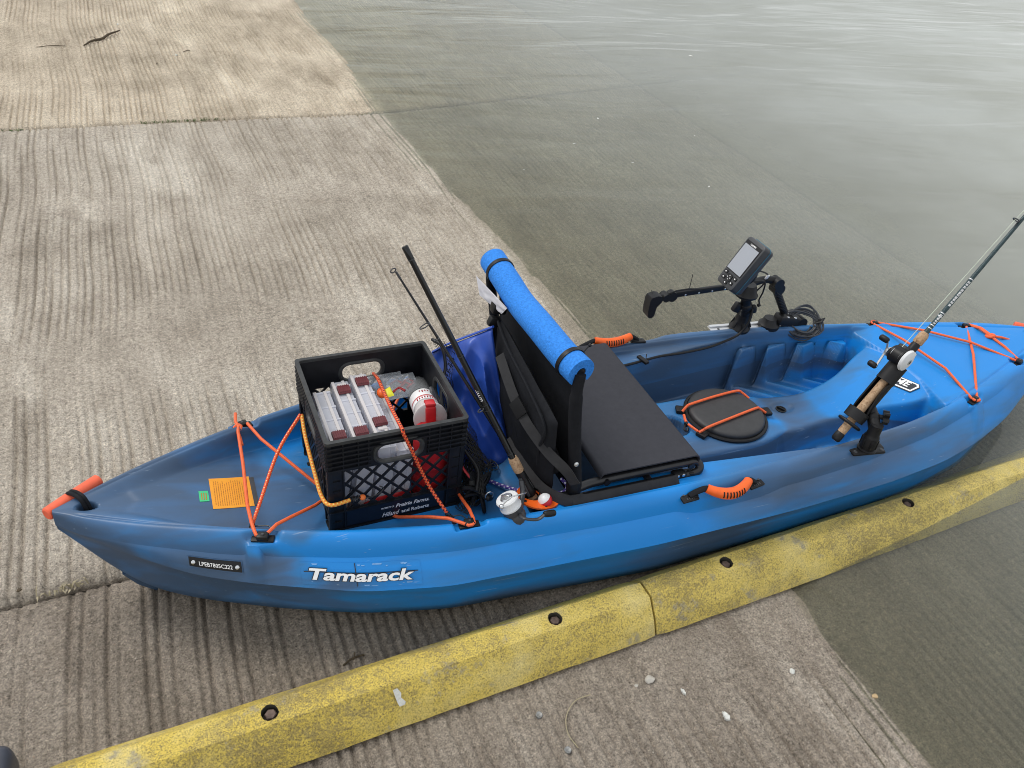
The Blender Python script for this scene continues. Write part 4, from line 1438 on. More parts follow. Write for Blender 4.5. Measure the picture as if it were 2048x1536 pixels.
def rrect(x0, x1, y0, y1, r, n=6):
    out = []
    for cx, cy, a0 in ((x1 - r, y1 - r, 0), (x0 + r, y1 - r, 90), (x0 + r, y0 + r, 180), (x1 - r, y0 + r, 270)):
        for k in range(n + 1):
            a = math.radians(a0 + 90 * k / n)
            out.append((cx + r * math.cos(a), cy + r * math.sin(a)))
    return out
SLOT = (-.052, .054, .196, .246)
LX0, LX1, LY0, LY1 = -.126, .124, .067, .186
holes = []
px, py, br = .0425, .0455, .0045
for i in range(-8, 9):
    for j in range(-8, 9):
        if (i + j) % 2:
            continue
        x, y = i * px / 2 + .004, .122 + j * py / 2
        a, b = px / 2 - br * .85, py / 2 - br * .9
        d = clip_poly([(x - a, y), (x, y - b), (x + a, y), (x, y + b)], LX0, LX1, LY0, LY1)
        if len(d) > 2 and area(d) > 6e-5:
            holes.append(d)
def wall_fn(q):
    """q = 0 front (near side), 1 bow side, 2 far side, 3 stern side"""
    def fn(a, b, d):
        e = HW - d
        u, v = [(a, -e), (e, a), (-a, e), (-e, -a)][q]
        return CRP(u, v, b)
    return fn
for q in range(4):
    fn = wall_fn(q)
    mb = MB()
    outer = [(-HW + .0035, .004), (HW - .0035, .004), (HW - .0035, HH - .004), (-HW + .0035, HH - .004)]
    mb.plate(outer, [rrect(*SLOT, .0235)] + holes, fn, .0035, .0075)
    w = mb.build('crate_wall', M_CRATE, crate, smooth=25)
    rb = MB()
    def fbox(a0, a1, b0, b1, d0, d1):
        p = [(a0, b0), (a1, b0), (a1, b1), (a0, b1)]
        rb.prism(p, fn, d0, d1)
    E = HW - .003
    for b in (.262, .249):
        fbox(-E, E, b - .0018, b + .0018, -.0022, .0040)
    for b in (.236, .223, .210, .197):
        fbox(-E, SLOT[0] - .014, b - .0018, b + .0018, -.0022, .0040)
        fbox(SLOT[1] + .014, E, b - .0018, b + .0018, -.0022, .0040)
    fbox(-E, E, .0625, .0655, -.0022, .0040)
    fbox(-E, E, .0015, .0065, -.0022, .0040)
    for a in (-.128, -.094, -.070, .072, .097, .126):
        fbox(a - .0013, a + .0013, .1905, .2735, -.0010, .0040)
    for a in (-.1285, .1265):
        fbox(a - .0016, a + .0016, .010, .192, -.0014, .0040)
    for b in (.03, .095, .13, .16):
        for a0, a1 in ((-.158, -.136), (.136, .158)):
            fbox(a0, a1, b - .001, b + .001, .0005, .0040)
    rib = rb.build('wall_rib', M_CRATE, w, smooth=25)
    rib['kind'] = 'stuff'
    lp = MB()
    lp.tube([fn(a, b, .0045) for a, b in rrect(SLOT[0] - .003, SLOT[1] + .003, SLOT[2] - .003, SLOT[3] + .003, .0255)], .0062, 8, closed=True)
    lp.build('handle_lip', M_CRATE_EDGE, w)
for su in (-1, 1):
    for sv in (-1, 1):
        mb = MB()
        pf = [(HW - .001, HW - .013), (HW - .001, HW - .004), (HW - .004, HW - .001), (HW - .013, HW - .001), (HW - .013, HW - .0035), (HW - .0035, HW - .0035), (HW - .0035, HW - .013)]
        mb.prism(pf, lambda a, b, d: CRP(su * a, sv * b, d), .003, .272)
        mb.build('corner_post', M_CRATE, crate, smooth=25)
def ring(w0, w1, o0, o1):
    mb = MB()
    n = 5
    outr = rrect(-HW - o0, HW + o0, -HW - o0, HW + o0, .010, n)
    inr = rrect(-HW + o1, HW - o1, -HW + o1, HW - o1, .006, n)
    mb.plate(outr, [inr], lambda a, b, d: CRP(a, b, d), w0, w1)
    return mb
ring(.2715, .2800, .0015, .0085).build('crate_rim', M_CRATE_EDGE, crate, smooth=30)
bm_ = MB()
for k in range(-3, 4):
    o = k * .046
    bm_.prism([(-HW + .006, o - .008), (HW - .006, o - .008), (HW - .006, o + .008), (-HW + .006, o + .008)], lambda a, b, d: CRP(a, b, d), .002, .006)
    bm_.prism([(o - .008, -HW + .006), (o + .008, -HW + .006), (o + .008, HW - .006), (o - .008, HW - .006)], lambda a, b, d: CRP(a, b, d), .0032, .0072)
bm_.build('crate_base', M_CRATE, crate, smooth=25)
band = MB()
f0 = wall_fn(0)
band.prism([(-.124, .010), (.120, .010), (.120, .058), (-.124, .058)], lambda a, b, d: f0(a, b, d), .0022, .0032)
band.build('name_band', plain('navy_band', (0.005, 0.007, 0.016), 0.4), crate)
def cl(x0, b0, k=1.0):
    return lambda a, b: f0(x0 + a, b0 + b * k, .0014)
lettering('crate_letters', 'PROPERTY OF', cl(-.040, .0405, .0072), M_WHITE_PRINT, crate, width=.032, offset=.02, res=2)
lettering('crate_letters', 'Prairie Farms.', cl(-.004, .0375, .0165), M_WHITE_PRINT, crate, width=.086, shear=.28, offset=.025, res=2)
lettering('crate_letters', 'Hiland', cl(-.038, .0145, .0195), M_WHITE_PRINT, crate, width=.044, shear=.38, offset=.014, res=2)
lettering('crate_letters', 'and Roberts', cl(.011, .0155, .0150), M_WHITE_PRINT, crate, width=.071, offset=.028, res=2)

# tackle boxes standing on edge
def tackle_box(u, v, w, lab, latches, lean=0.0, L=.285, H=.225, T=.040, tilt=0.0):
    t = thing('tackle_box', lab, 'tackle box', CRP(u, v, w), 'K', 'clear tackle boxes standing in the crate')
    def P(a, b, c):                         # a thickness, b length, c height
        a2 = a + (c - H / 2) * lean
        return CRP(u + a2 + tilt * b, v + b, w + c)
    def bx(mb, a0, a1, b0, b1, c0, c1, ch=.004):
        prof = [(b0 + ch, c0), (b1 - ch, c0), (b1, c0 + ch), (b1, c1 - ch), (b1 - ch, c1), (b0 + ch, c1), (b0, c1 - ch), (b0, c0 + ch)]
        mb.prism(prof, lambda p, q, d: P(d, p, q), a0, a1)
    m = MB()
    bx(m, -T / 2, T * .16, -L / 2, L / 2, 0, H, .012)
    m.build('box_body', M_FROST, t, smooth=25)
    m = MB()
    bx(m, T * .18, T / 2, -L / 2, L / 2, .001, H - .001, .012)
    lid = m.build('box_lid', M_FROST, t, smooth=25)
    m = MB()
    for a in (T * .17, -T * .46):
        bx(m, a - .0035, a + .0035, -L / 2 + .012, L / 2 - .012, H - .003, H + .0035, .001)
    m.build('box_flange', M_MILKY, t, smooth=25)
    m = MB()
    for b0, b1 in ((-.115, -.108), (-.05, -.044), (.0, .005), (.05, .056), (.110, .117)):
        bx(m, -T / 2 - .0015, T / 2 + .0015, b0, b1, .012, H + .0018, .001)
    m.build('box_rib', M_FROST, t, smooth=25)['kind'] = 'stuff'
    rr = random.Random(int(u * 1000))
    for k in range(3):
        m = MB()
        b = -.09 + k * .075
        bx(m, -T * .34, T * .08, b, b + .05, .03, H - rr.uniform(.012, .07), .003)
        m.build('lure_tray', rr.choice([M_GREYPL, M_FROST, M_MILKY, M_CRATE_EDGE]), t, smooth=25)
    for b in latches:
        m = MB()
        bx(m, -T * .34, T * .40, b - .0165, b + .0165, H + .0005, H + .0095, .004)
        lt = m.build('latch', M_MAROON, t, smooth=30)
        g = MB()
        for k in range(5):
            a = -T * .26 + k * T * .13
            bx(g, a - .0009, a + .0009, b - .014, b + .014, H + .0085, H + .0108, .001)
        g.build('latch_grip', M_MAROON, lt, smooth=25)['kind'] = 'stuff'
        m = MB()
        bx(m, -T * .24, T * .30, b - .030 if b < 0 else b + .018, b - .018 if b < 0 else b + .030, H - .001, H + .0045, .002)
        m.build('latch_tab', M_MILKY, t, smooth=25)
tackle_box(-.128, -.005, .008, 'clear tackle box nearest the stern, one maroon latch, clear bag beside it', (-.062,), lean=.12, L=.26, H=.200)
tackle_box(-.076, .000, .008, 'clear tackle box with maroon latches at both ends, second from the stern', (-.075, .092), lean=.10, L=.29, H=.208)
tackle_box(-.026, .004, .008, 'tallest clear tackle box, next to the orange and yellow lure', (-.068, .097), lean=.08, L=.29, H=.218)
tackle_box(.022, -.008, .008, 'lowest clear tackle box without latches under the orange bungee', (), lean=.08, L=.25, H=.168)
# loose clear bag, lure, bottle, red can and pouch
t = thing('clear_plastic_bag', 'crumpled clear plastic bag at the stern end of the crate', 'plastic bag', CRP(-.152, -.03, .02))
mb = MB()
mb.pillow([CRP(-.152, -.10, .02), CRP(-.150, .06, .02), CRP(-.152, .05, .20), CRP(-.149, -.09, .19)], .006, 18, 18, .005, 3)
mb.build('bag_film', M_CLEAR, t, smooth=80)
mb = MB()
for k in range(3):
    mb.tube([CRP(-.141 + .004 * k, -.045 + .030 * math.cos(a) * (1 + .2 * k) - .01 * k, .150 + .045 * math.sin(a)) for a in [2 * math.pi * i / 18 for i in range(18)]], .0009, 5, closed=True)
mb.build('leader_coil', M_MILKY, t)['kind'] = 'stuff'
t = thing('fishing_lure', 'orange and yellow fishing lure lying on the tackle boxes', 'lure', CRP(.030, .055, .215))
mb = MB()
mb.ball(CRP(.022, .056, .219), .015, 12, (.8, 1.1, .75))
mb.build('lure_body', M_ORANGE_PL, t)
mb = MB()
mb.pillow([CRP(.026, .030, .221), CRP(.048, .032, .224), CRP(.045, .062, .230), CRP(.030, .056, .228)], .004, 8, 8)
mb.build('lure_blade', plain('lure_yellow', (0.75, 0.72, 0.03), 0.4), t)
for k, (u, v, l) in enumerate(((.055, .118, 'flat clear lure packet under the far rim of the crate'), (.085, .105, 'dark lure packet behind the bottle in the crate'))):
    t = thing('lure_packet', l, 'packet', CRP(u, v, .17))
    mb = MB()
    mb.pillow([CRP(u - .045, v - .03, .165 + .012 * k), CRP(u + .05, v - .04, .175 + .012 * k), CRP(u + .045, v + .035, .205), CRP(u - .04, v + .04, .20)], .010, 12, 12, .006, 5 + k)
    mb.build('packet_film', M_CLEAR, t, smooth=80)
    mb = MB()
    rr = random.Random(k)
    for q in range(5):
        p = CRP(u + rr.uniform(-.03, .03), v + rr.uniform(-.02, .02), .182 + .01 * k)
        mb.tube([p, p + Vector((.018, .01, .004)), p + Vector((.03, -.006, .004))], .0035, 6)
    mb.build('soft_bait', [M_GREYPL, M_DULLRED][k % 2], t)['kind'] = 'stuff'

bt = thing('squeeze_bottle', 'clear bottle with white label and red flip cap lying tilted in the crate', 'bottle', (-.672, .12, .385))
A, B = Vector((-.664, .150, .370)), Vector((-.684, -.055, .416))
ax = (B - A).normalized()
mb = MB()
mb.rod(A, B, [(0, .018), (.004, .026), (.012, .0325), (.085, .033)], 26)
mb.build('bottle_body', M_CLEAR, bt, smooth=50)
mb = MB()
mb.rod(A, B, [(.006, .024), (.012, .029), (.080, .030)], 20)
mb.build('bottle_contents', plain('dark_contents', (0.03, 0.028, 0.028), 0.6, var=.5), bt)
mb = MB()
mb.rod(A, B, [(.090, .0332), (.091, .0338), (.146, .0338), (.147, .0332)], 28)
mb.build('bottle_label', M_WHITE_PRINT, bt)
mb = MB()
for s, w in ((.128, .0035), (.133, .0012)):
    mb.rod(A, B, [(s, .0341), (s + w, .0341)], 28, cap=False)
mb.build('label_stripe', M_RED, bt)
pr = MB()
side = Vector((0, 0, 1)) - ax * ax.z
side.normalize()
w_ = ax.cross(side)
for k in range(9):
    a = -.9 + k * .2
    for s0, s1 in ((.100, .106 + .003 * (k % 3)), (.137, .146)):
        p = A + ax * s0 + (side * math.cos(a) + w_ * math.sin(a)) * .0343
        q = A + ax * s1 + (side * math.cos(a) + w_ * math.sin(a)) * .0343
        d = (side * -math.sin(a) + w_ * math.cos(a)) * .0016
        if s0 > .12 or -.5 < a < .5:
            pr.add([p - d, p + d, q + d, q - d], [(0, 1, 2, 3)])
pr.build('label_marks', M_DULLRED, bt, smooth=None)['kind'] = 'stuff'
mb = MB()
mb.rod(A, B, [(.147, .0305), (.160, .0305), (.162, .0345), (.188, .035), (.190, .0415), (.197, .0415), (.199, .037), (.1995, 0)], 30, cap=False)
mb.build('bottle_lid', M_MILKY, bt, smooth=40)
mb = MB()
Rb = Matrix((w_, side, ax)).transposed()
mb.box(A + ax * .199 + side * .012, (.026, .044, .012), .005, Rb)
mb.box(A + ax * .188 + side * .0375, (.026, .010, .030), .004, Rb)
mb.build('flip_cap', M_RED, bt)
t = thing('red_can', 'red can standing in the near bow corner of the crate', 'can', CRP(.105, -.095, .010))
mb = MB()
mb.rod(CRP(.105, -.095, .010), CRP(.105, -.095, .2), [(0, .040), (.004, .045), (.185, .045), (.19, .040), (.192, .0)], 26, cap=False)
mb.build('can_body', M_RED, t)
mb = MB()
mb.rod(CRP(.105, -.095, .080), CRP(.105, -.095, .2), [(0, .0454), (.03, .0454)], 26, cap=False)
mb.build('can_band', M_DULLRED, t)
t = thing('red_pouch', 'red and maroon pouch on the floor of the crate behind the lattice', 'pouch', CRP(-.02, -.13, .01))
mb = MB()
mb.pillow([CRP(-.095, -.134, .012), CRP(.05, -.134, .012), CRP(.04, -.142, .064), CRP(-.085, -.142, .062)], .010, 14, 8, .006, 2)
mb.build('pouch_body', M_RED, t, smooth=80)
t = thing('pliers', 'dark handled pliers standing at the bow end inside the crate', 'pliers', CRP(.135, .0, .12))
for k, o in enumerate((0, .018)):
    mb = MB()
    mb.tube(spline([CRP(.150 - .2 * o, .050 - o, .215), CRP(.148 - o * .4, .02 - o, .212), CRP(.147 - o * .4, -.03 - o, .195), CRP(.148, -.055, .14)], 6), .006, 10, flat=.6)
    mb.build('handle', M_GREYPL, t)

# bungee cords across the crate
def bungee(lab, pts, mat, hooks, r=.0043):
    t = thing('bungee_cord', lab, 'bungee cord', pts[0], 'K', 'flecked bungee cords holding the crate')
    mb = MB()
    mb.tube(pts, r, 10)
    mb.build('cord', mat, t)
    for (e, d, tip) in hooks:
        e, d = Vector(e), Vector(d).normalized()
        cl_ = MB()
        cp = [e + d * (.0015 * k) + d.orthogonal() * 0 for k in range(14)]
        u = d.orthogonal().normalized()
        w = d.cross(u)
        cl_.tube([e + d * (.022 * k / 40) + (u * math.cos(k * .98) + w * math.sin(k * .98)) * (r + .0016) for k in range(41)], .0013, 6)
        cl_.build('hook_coil', M_TUBE, t)
        hk = MB()
        hk.tube([e + d * .004 + u * (r + .0012)] + [Vector(p) for p in tip], .0015, 7)
        hk.build('hook', M_TUBE, t)
        kn = MB()
        kn.ball(e + d * .028, r * 1.7, 10, (1, 1, .8))
        kn.build('cord_end', mat, t)
top_far = CRP(.030, HW - .006, .205)
pts = spline([top_far, CRP(.026, .10, .228), CRP(.012, -.05, .262), CRP(.006, -HW - .004, .2835)], 6) + spline([CRP(.006, -HW - .006, .278), CRP(.028, -HW - .009, .22), CRP(.070, -HW - .020, .11), Vector((-.690, -.222, .268))], 6)
e = pts[-1]
bungee('orange flecked bungee cord running over the crate front to the near rail', pts, M_BUNGEE_DARK, [(e, Vector((.018, -.032, -.016)), spline([e + Vector((.012, -.012, -.003)), e + Vector((.028, -.02, .004)), e + Vector((.040, -.040, .004)), B2 + Vector((.002, .012, .004))], 5))])
s0 = CRP(-HW - .006, .085, .170)
pts = spline([s0, CRP(-HW - .011, .02, .150), CRP(-HW - .012, -.09, .120), CRP(-HW - .010, -HW + .02, .105), CRP(-HW + .004, -HW - .008, .1015), CRP(-HW + .05, -HW - .007, .104)], 8)
e = pts[-1]
bungee('yellow flecked bungee cord round the stern corner of the crate', pts, M_BUNGEE_YEL, [(e, Vector((1, 0, .04)), spline([e + Vector((.03, -.004, .0)), e + Vector((.062, -.003, .004)), e + Vector((.078, .003, .014)), e + Vector((.070, .010, .018))], 5))], .0048)
pts = spline([s0 + Vector((-.003, 0, .002)), Vector((-1.04, .02, .335)), Vector((-1.10, -.09, .285)), Vector((-1.124, -.142, .272))], 8)
e = pts[-1]
bungee('red flecked bungee cord hooked to the stern lacing', pts, M_BUNGEE_RED, [(e, Vector((-.006, -.022, -.004)), spline([e + Vector((.010, -.012, .004)), e + Vector((.034, -.022, .006)), e + Vector((.040, -.045, .004)), e + Vector((.028, -.058, .0))], 5))])
# ------------------------------------------------------------------ dry bag, net, ropes behind the seat
t = thing('dry_bag', 'royal blue vinyl dry bag leaning between crate and seat', 'dry bag', (-.53, .08, .206))
mb = MB()
mb.pillow([(-.600, -.015, .205), (-.452, -.045, .215), (-.492, .080, .572), (-.605, .215, .425)], -.046, 56, 56, .030, 4, power=.55, back=.9, freq=(1.7, 1.9), ridge=True)
mb.build('bag_body', M_DRYBAG, t, smooth=80)
mb = MB()
mb.tube(spline([(-.602, .212, .430), (-.565, .17, .482), (-.52, .115, .540), (-.491, .079, .577)], 5), .006, 8, flat=.5)
mb.build('bag_roll_top', M_DRYBAG, t)
mk = MB()
def bagp(u, v, o=.0):
    P0, P1, P2, P3 = map(Vector, ((-.600, -.015, .205), (-.452, -.045, .215), (-.492, .080, .585), (-.605, .215, .445)))
    p = (P0 * (1 - u) + P1 * u) * (1 - v) + (P3 * (1 - u) + P2 * u) * v
    N = (P1 - P0).cross(P3 - P0).normalized()
    return p - N * (.046 + o)
tri = [bagp(.36, .44), bagp(.52, .40), bagp(.42, .54)]
mk.add([bagp(.33, .40, .006), bagp(.50, .385, .006), bagp(.48, .40, .006), bagp(.40, .42, .006), bagp(.41, .50, .006), bagp(.395, .50, .006), bagp(.385, .42, .006)], [(0, 1, 2, 3, 4, 5, 6)])
mk.build('bag_print', M_WHITE_PRINT, t, smooth=None)

def wire_sheet(name, parent, P, nu, nv, r, mat):
    bm = bmesh.new()
    g = [[bm.verts.new(P(i / nu, j / nv)) for i in range(nu + 1)] for j in range(nv + 1)]
    for j in range(nv):
        for i in range(nu):
            a, b, c, d = g[j][i], g[j][i + 1], g[j + 1][i + 1], g[j + 1][i]
            bm.faces.new((a, b, c, d))
    bmesh.ops.wireframe(bm, faces=list(bm.faces), thickness=r, use_replace=True, use_even_offset=False, use_boundary=True)
    bm.verts.index_update()
    mb = MB()
    mb.add([v.co.copy() for v in bm.verts], [tuple(v.index for v in f.verts) for f in bm.faces])
    bm.free()
    o = mb.build(name, mat, parent, smooth=None)
    o['kind'] = 'stuff'
    return o
t = thing('landing_net', 'black mesh net bundled against the bow end of the crate', 'net', (-.60, 0, .21))
def netP(u, v):
    # u along the crate's bow wall (far to near), v from top to bottom
    y = .175 - .36 * u
    top = .492 - .21 * u ** 1.3
    z = top + (.215 - top) * v
    x = -.618 + .020 * math.sin(u * 9 + v * 3) + .050 * math.sin(math.pi * v) + .020 * mnoise.noise(Vector((u * 4, v * 4, 2)))
    return Vector((x, y + .02 * math.sin(v * 7 + u * 4), z + .012 * math.sin(u * 14)))
wire_sheet('net_mesh', t, netP, 36, 30, .0030, M_NET)
wire_sheet('net_mesh', t, lambda u, v: netP(u * .96 + .02, v) + Vector((.016 + .014 * math.sin(u * 17), .008, -.006)), 28, 22, .0030, M_NET)
mb = MB()
mb.tube(spline([netP(u, 0) + Vector((0, 0, .004)) for u in np.linspace(0, 1, 9)], 5), .0045, 8)
mb.build('net_rim', M_BLACK, t)
t = thing('rope_bundle', 'black cord and clip bundle beside the crate near corner', 'rope bundle', (-.592, -.15, .21))
rr = random.Random(12)
mb = MB()
for k in range(11):
    c = Vector((-.590 + rr.uniform(-.02, .022), -.150 + rr.uniform(-.03, .03), .235 + rr.uniform(-.01, .045)))
    ax1 = Vector((rr.uniform(-1, 1), rr.uniform(-1, 1), rr.uniform(-.4, 1))).normalized()
    u = ax1.orthogonal().normalized()
    w = ax1.cross(u)
    R1, R2 = rr.uniform(.018, .034), rr.uniform(.012, .024)
    mb.tube([c + u * R1 * math.cos(a) + w * R2 * math.sin(a) for a in [2 * math.pi * i / 16 for i in range(16)]], rr.uniform(.003, .0052), 7, closed=True)
mb.build('cord_coil', M_FABRIC, t)['kind'] = 'stuff'
mb = MB()
mb.box((-.575, -.185, .258), (.022, .030, .014), .004, Matrix.Rotation(.5, 3, 'Z') @ Matrix.Rotation(.5, 3, 'Y'))
mb.box((-.600, -.145, .285), (.018, .05, .012), .004, Matrix.Rotation(-.4, 3, 'Z'))
mb.build('clip', M_BLACK, t)
mb = MB()
mb.tube([Vector((-.572, -.196, .268)) + Vector((.010 * math.cos(a), .002, .012 * math.sin(a))) for a in [2 * math.pi * i / 12 for i in range(12)]], .0016, 6, closed=True)
mb.build('ring', M_SILVER, t)
mb = MB()
mb.tube(spline([(-.634, -.09, .36), (-.625, -.125, .32), (-.606, -.150, .292)], 5), .0032, 7)
mb.build('red_tie', M_DULLRED, t)
t = thing('purple_rope', 'purple and white rope lying from the dry bag to the seat bracket', 'rope', (-.50, -.13, .22))
mb = MB()
mb.tube(spline([(-.585, -.020, .222), (-.54, -.085, .218), (-.50, -.135, .224), (-.46, -.190, .245), (-.425, -.232, .275), (-.400, -.250, .288), (-.385, -.238, .296), (-.392, -.215, .300)], 7), .0048, 9)
mb.build('cord', M_PURPLE, t)
mb = MB()
for k in range(6):
    c = Vector((-.545 + .006 * k, -.035 - .004 * k, .226 + .002 * k))
    mb.tube([c + Vector((.022 * math.cos(a), .018 * math.sin(a), .012 * math.sin(a + k))) for a in [2 * math.pi * i / 16 for i in range(16)]], .0016, 6, closed=True)
mb.build('leader_coil', M_GREYPL, t)['kind'] = 'stuff'

# ------------------------------------------------------------------ seat
seat = thing('folding_chair', 'black folding kayak seat with charcoal fabric pad and tube frame', 'seat', (-.2, 0, .25))
PX0, PX1, PY0, PY1, PZ = -.292, -.030, -.257, .280, .331
mb = MB()
prof = []
nn = 40
def pad_z(x, y):
    u = (x - PX0) / (PX1 - PX0)
    v = (y - PY0) / (PY1 - PY0)
    return PZ - .010 * math.sin(math.pi * min(max(v, 0), 1)) * math.sin(math.pi * min(max(u, 0), 1))
row = [PX0 + (PX1 - PX0) * i / 16 for i in range(17)]
secs = []
for j in range(nn + 1):
    y = PY0 + (PY1 - PY0) * j / nn
    r = []
    for k in range(5):
        a = math.radians(90 + 100 * (4 - k) / 4)
        r.append((PX0 + .012 * math.cos(a) * 1.0, y, PZ - .012 + .012 * math.sin(a)))
    for x in row[1:-1]:
        r.append((x, y, pad_z(x, y)))
    for k in range(8):
        a = math.radians(90 - 170 * k / 7)
        r.append((PX1 + .017 * math.cos(a), y, PZ - .017 + .017 * math.sin(a)))
    secs.append(r)
m = len(secs[0])
vs = [p for r in secs for p in r]
fs = [(j * m + i, j * m + i + 1, (j + 1) * m + i + 1, (j + 1) * m + i) for j in range(nn) for i in range(m - 1)]
o = len(vs)
vs2 = [(p[0], p[1], p[2] - .004) for p in vs]
fs2 = [tuple(reversed([o + k for k in f])) for f in fs]
bd = []
mb.add(vs + vs2, fs + fs2)
for j in (0, nn):
    mb.add([secs[j][i] for i in range(m)] + [(p[0], p[1], p[2] - .004) for p in secs[j]], [(i, i + 1, m + i + 1, m + i) for i in range(m - 1)])
mb.build('seat_pad', M_SEATPAD, seat, smooth=60)
for s, y in ((-1, -.262), (1, .284)):
    fr = MB()
    ya = y * .945
    fr.tube(spline([(-.375, y, .304), (-.30, ya, .300), (-.10, ya, .302), (-.055, ya, .302)], 4) + spline([(-.030, ya, .303), (-.014, ya, .298), (-.006, (y + ya) / 2, .289), (-.012, y, .279), (-.032, y, .272)], 5) + spline([(-.06, y, .271), (-.20, y, .270), (-.405, y, .270)], 4), .0115, 12)
    fr.build('seat_rail', M_TUBE, seat)
    br = MB()
    rb = MB()
    rb.box((-.393, y - s * .002, .278), (.058, .016, .034), .005)
    rb = rb.build('seat_bracket', M_BLACK, seat)
    br.box((-.070, y - s * .002, .274), (.038, .026, .026), .006)
    br.box((-.042, y + s * -.004, .270), (.056, .030, .014), .006)
    br.rod((-.036, y, .277), (-.036, y, 1), [(0, .011), (.004, .011), (.0055, .008)], 16)
    b = br.build('seat_clamp', M_BLACK, seat)
    for x, z in ((-.408, .281), (-.380, .281)):
        screw(rb, (x, y + s * .007, z), (0, s, 0), .0046, .0026, M_SILVER)
    for x, z in ((-.082, .285), (-.066, .286)):
        screw(b, (x, y + s * .012, z), (0, s, 0), .0046, .0026, M_SILVER)
for x, z in ((-.285, .300), (-.036, .297), (-.16, .280)):
    cb = MB()
    cb.cyl((x, -.262, z), (x, .284, z), .009, 12)
    cb.build('cross_tube', M_TUBE, seat)
# back frame: two arms and a top bar inside the foam
NOOD = spline([(-.395, -.222, .630), (-.408, -.150, .634), (-.420, -.035, .642), (-.424, .075, .640), (-.428, .160, .652), (-.432, .262, .664)], 8)
bk = MB()
armN = spline([(-.372, -.258, .300), (-.384, -.252, .382), (-.398, -.240, .500), (-.403, -.232, .580), (-.398, -.224, .628)], 8)
armF = spline([(-.372, .280, .300), (-.392, .276, .400), (-.415, .270, .520), (-.432, .266, .61), (-.432, .262, .664)], 8)
bk.tube(armN, [.0155] * (len(armN) - 9) + [.0135] * 9, 12)
bk.build('back_arm', M_FABRIC, seat)
bk = MB()
bk.tube(armF, .0135, 12)
bk.build('back_arm', M_FABRIC, seat)
bk = MB()
bk.tube(NOOD, .011, 10)
bk.build('back_top_bar', M_TUBE, seat)
sl = MB()
sl.rod((-.377, -.258, .290), (-.385, -.251, .39), [(0, .0185), (.040, .0185), (.042, .0165)], 14)
sl.build('arm_socket', M_BLACK, seat)
sc = MB()
sc.rod((-.389, -.266, .392), (-.389, -.29, .398), [(0, .006), (.002, .006), (.0035, .003)], 12)
sc.build('screw', M_SILVER, seat)
bp = MB()
bp.pillow([(-.366, -.238, .242), (-.366, .262, .242), (-.418, .250, .640), (-.392, -.222, .618)], .012, 22, 18, .004, 1, power=.35, back=.6)
bp.build('backrest', M_FABRIC, seat, smooth=70)
pk = MB()
pk.pillow([(-.418, -.228, .245), (-.425, .060, .222), (-.452, .140, .572), (-.440, -.235, .505)], -.045, 40, 40, .006, 6, power=.40, back=.3)
pko = pk.build('backrest_pack', M_FABRIC, seat, smooth=70)
zp = MB()
zp.tube(spline([(-.445, -.195, .300), (-.462, -.205, .40), (-.462, -.215, .480), (-.468, -.12, .522), (-.470, .02, .548), (-.462, .120, .565)], 6), .0042, 7)
zp.build('pack_piping', M_FABRIC, pko)
st = MB()
st.strap(spline([(-.490, .020, .530), (-.490, -.085, .485), (-.482, -.160, .455), (-.452, -.225, .415), (-.418, -.272, .385), (-.392, -.284, .345)], 7), .026, Vector((-.75, -.45, .5)))
st.build('back_strap', M_WEB, seat)
st = MB()
st.strap(spline([(-.478, -.060, .318), (-.470, -.150, .305), (-.448, -.232, .294), (-.405, -.282, .292), (-.372, -.288, .292)], 8), .028, Vector((-.55, -.75, .45)))
st.build('loop_strap', M_WEB, seat)
st = MB()
st.strap(spline([(-.392, -.286, .294), (-.32, -.292, .290), (-.24, -.286, .287), (-.14, -.284, .282), (-.085, -.280, .282)], 7), .024, Vector((-.1, -.75, .65)))
st.build('tension_strap', M_WEB, seat)
st = MB()
st.strap(spline([(-.494, -.105, .482), (-.490, -.125, .474), (-.486, -.145, .464)], 5), .034, Vector((-.8, -.3, .4)), .005)
st.build('strap_slider', M_BLACK, seat)
bl = MB()
bl.box((-.470, .128, .560), (.03, .022, .028), .006, Matrix.Rotation(.4, 3, 'Y'))
bl.box((-.474, .128, .510), (.022, .018, .06), .006)
bl.box((-.452, .145, .590), (.04, .03, .03), .006, Matrix.Rotation(.2, 3, 'Y'))
bl.build('side_buckle', M_BLACK, seat)
tgm = MB()
tgm.pillow([(-.470, .240, .574), (-.462, .100, .598), (-.466, .060, .640), (-.476, .262, .622)], .0012, 10, 10, .004, 8, power=.3, back=1)
tgm.build('care_tag', M_PAPER, seat, smooth=80)
tgm = MB()
tgm.box((-.402, -.185, .335), (.02, .05, .05), .006, Matrix.Rotation(.3, 3, 'X'))
tgm.build('webbing_end', M_WEB, seat)

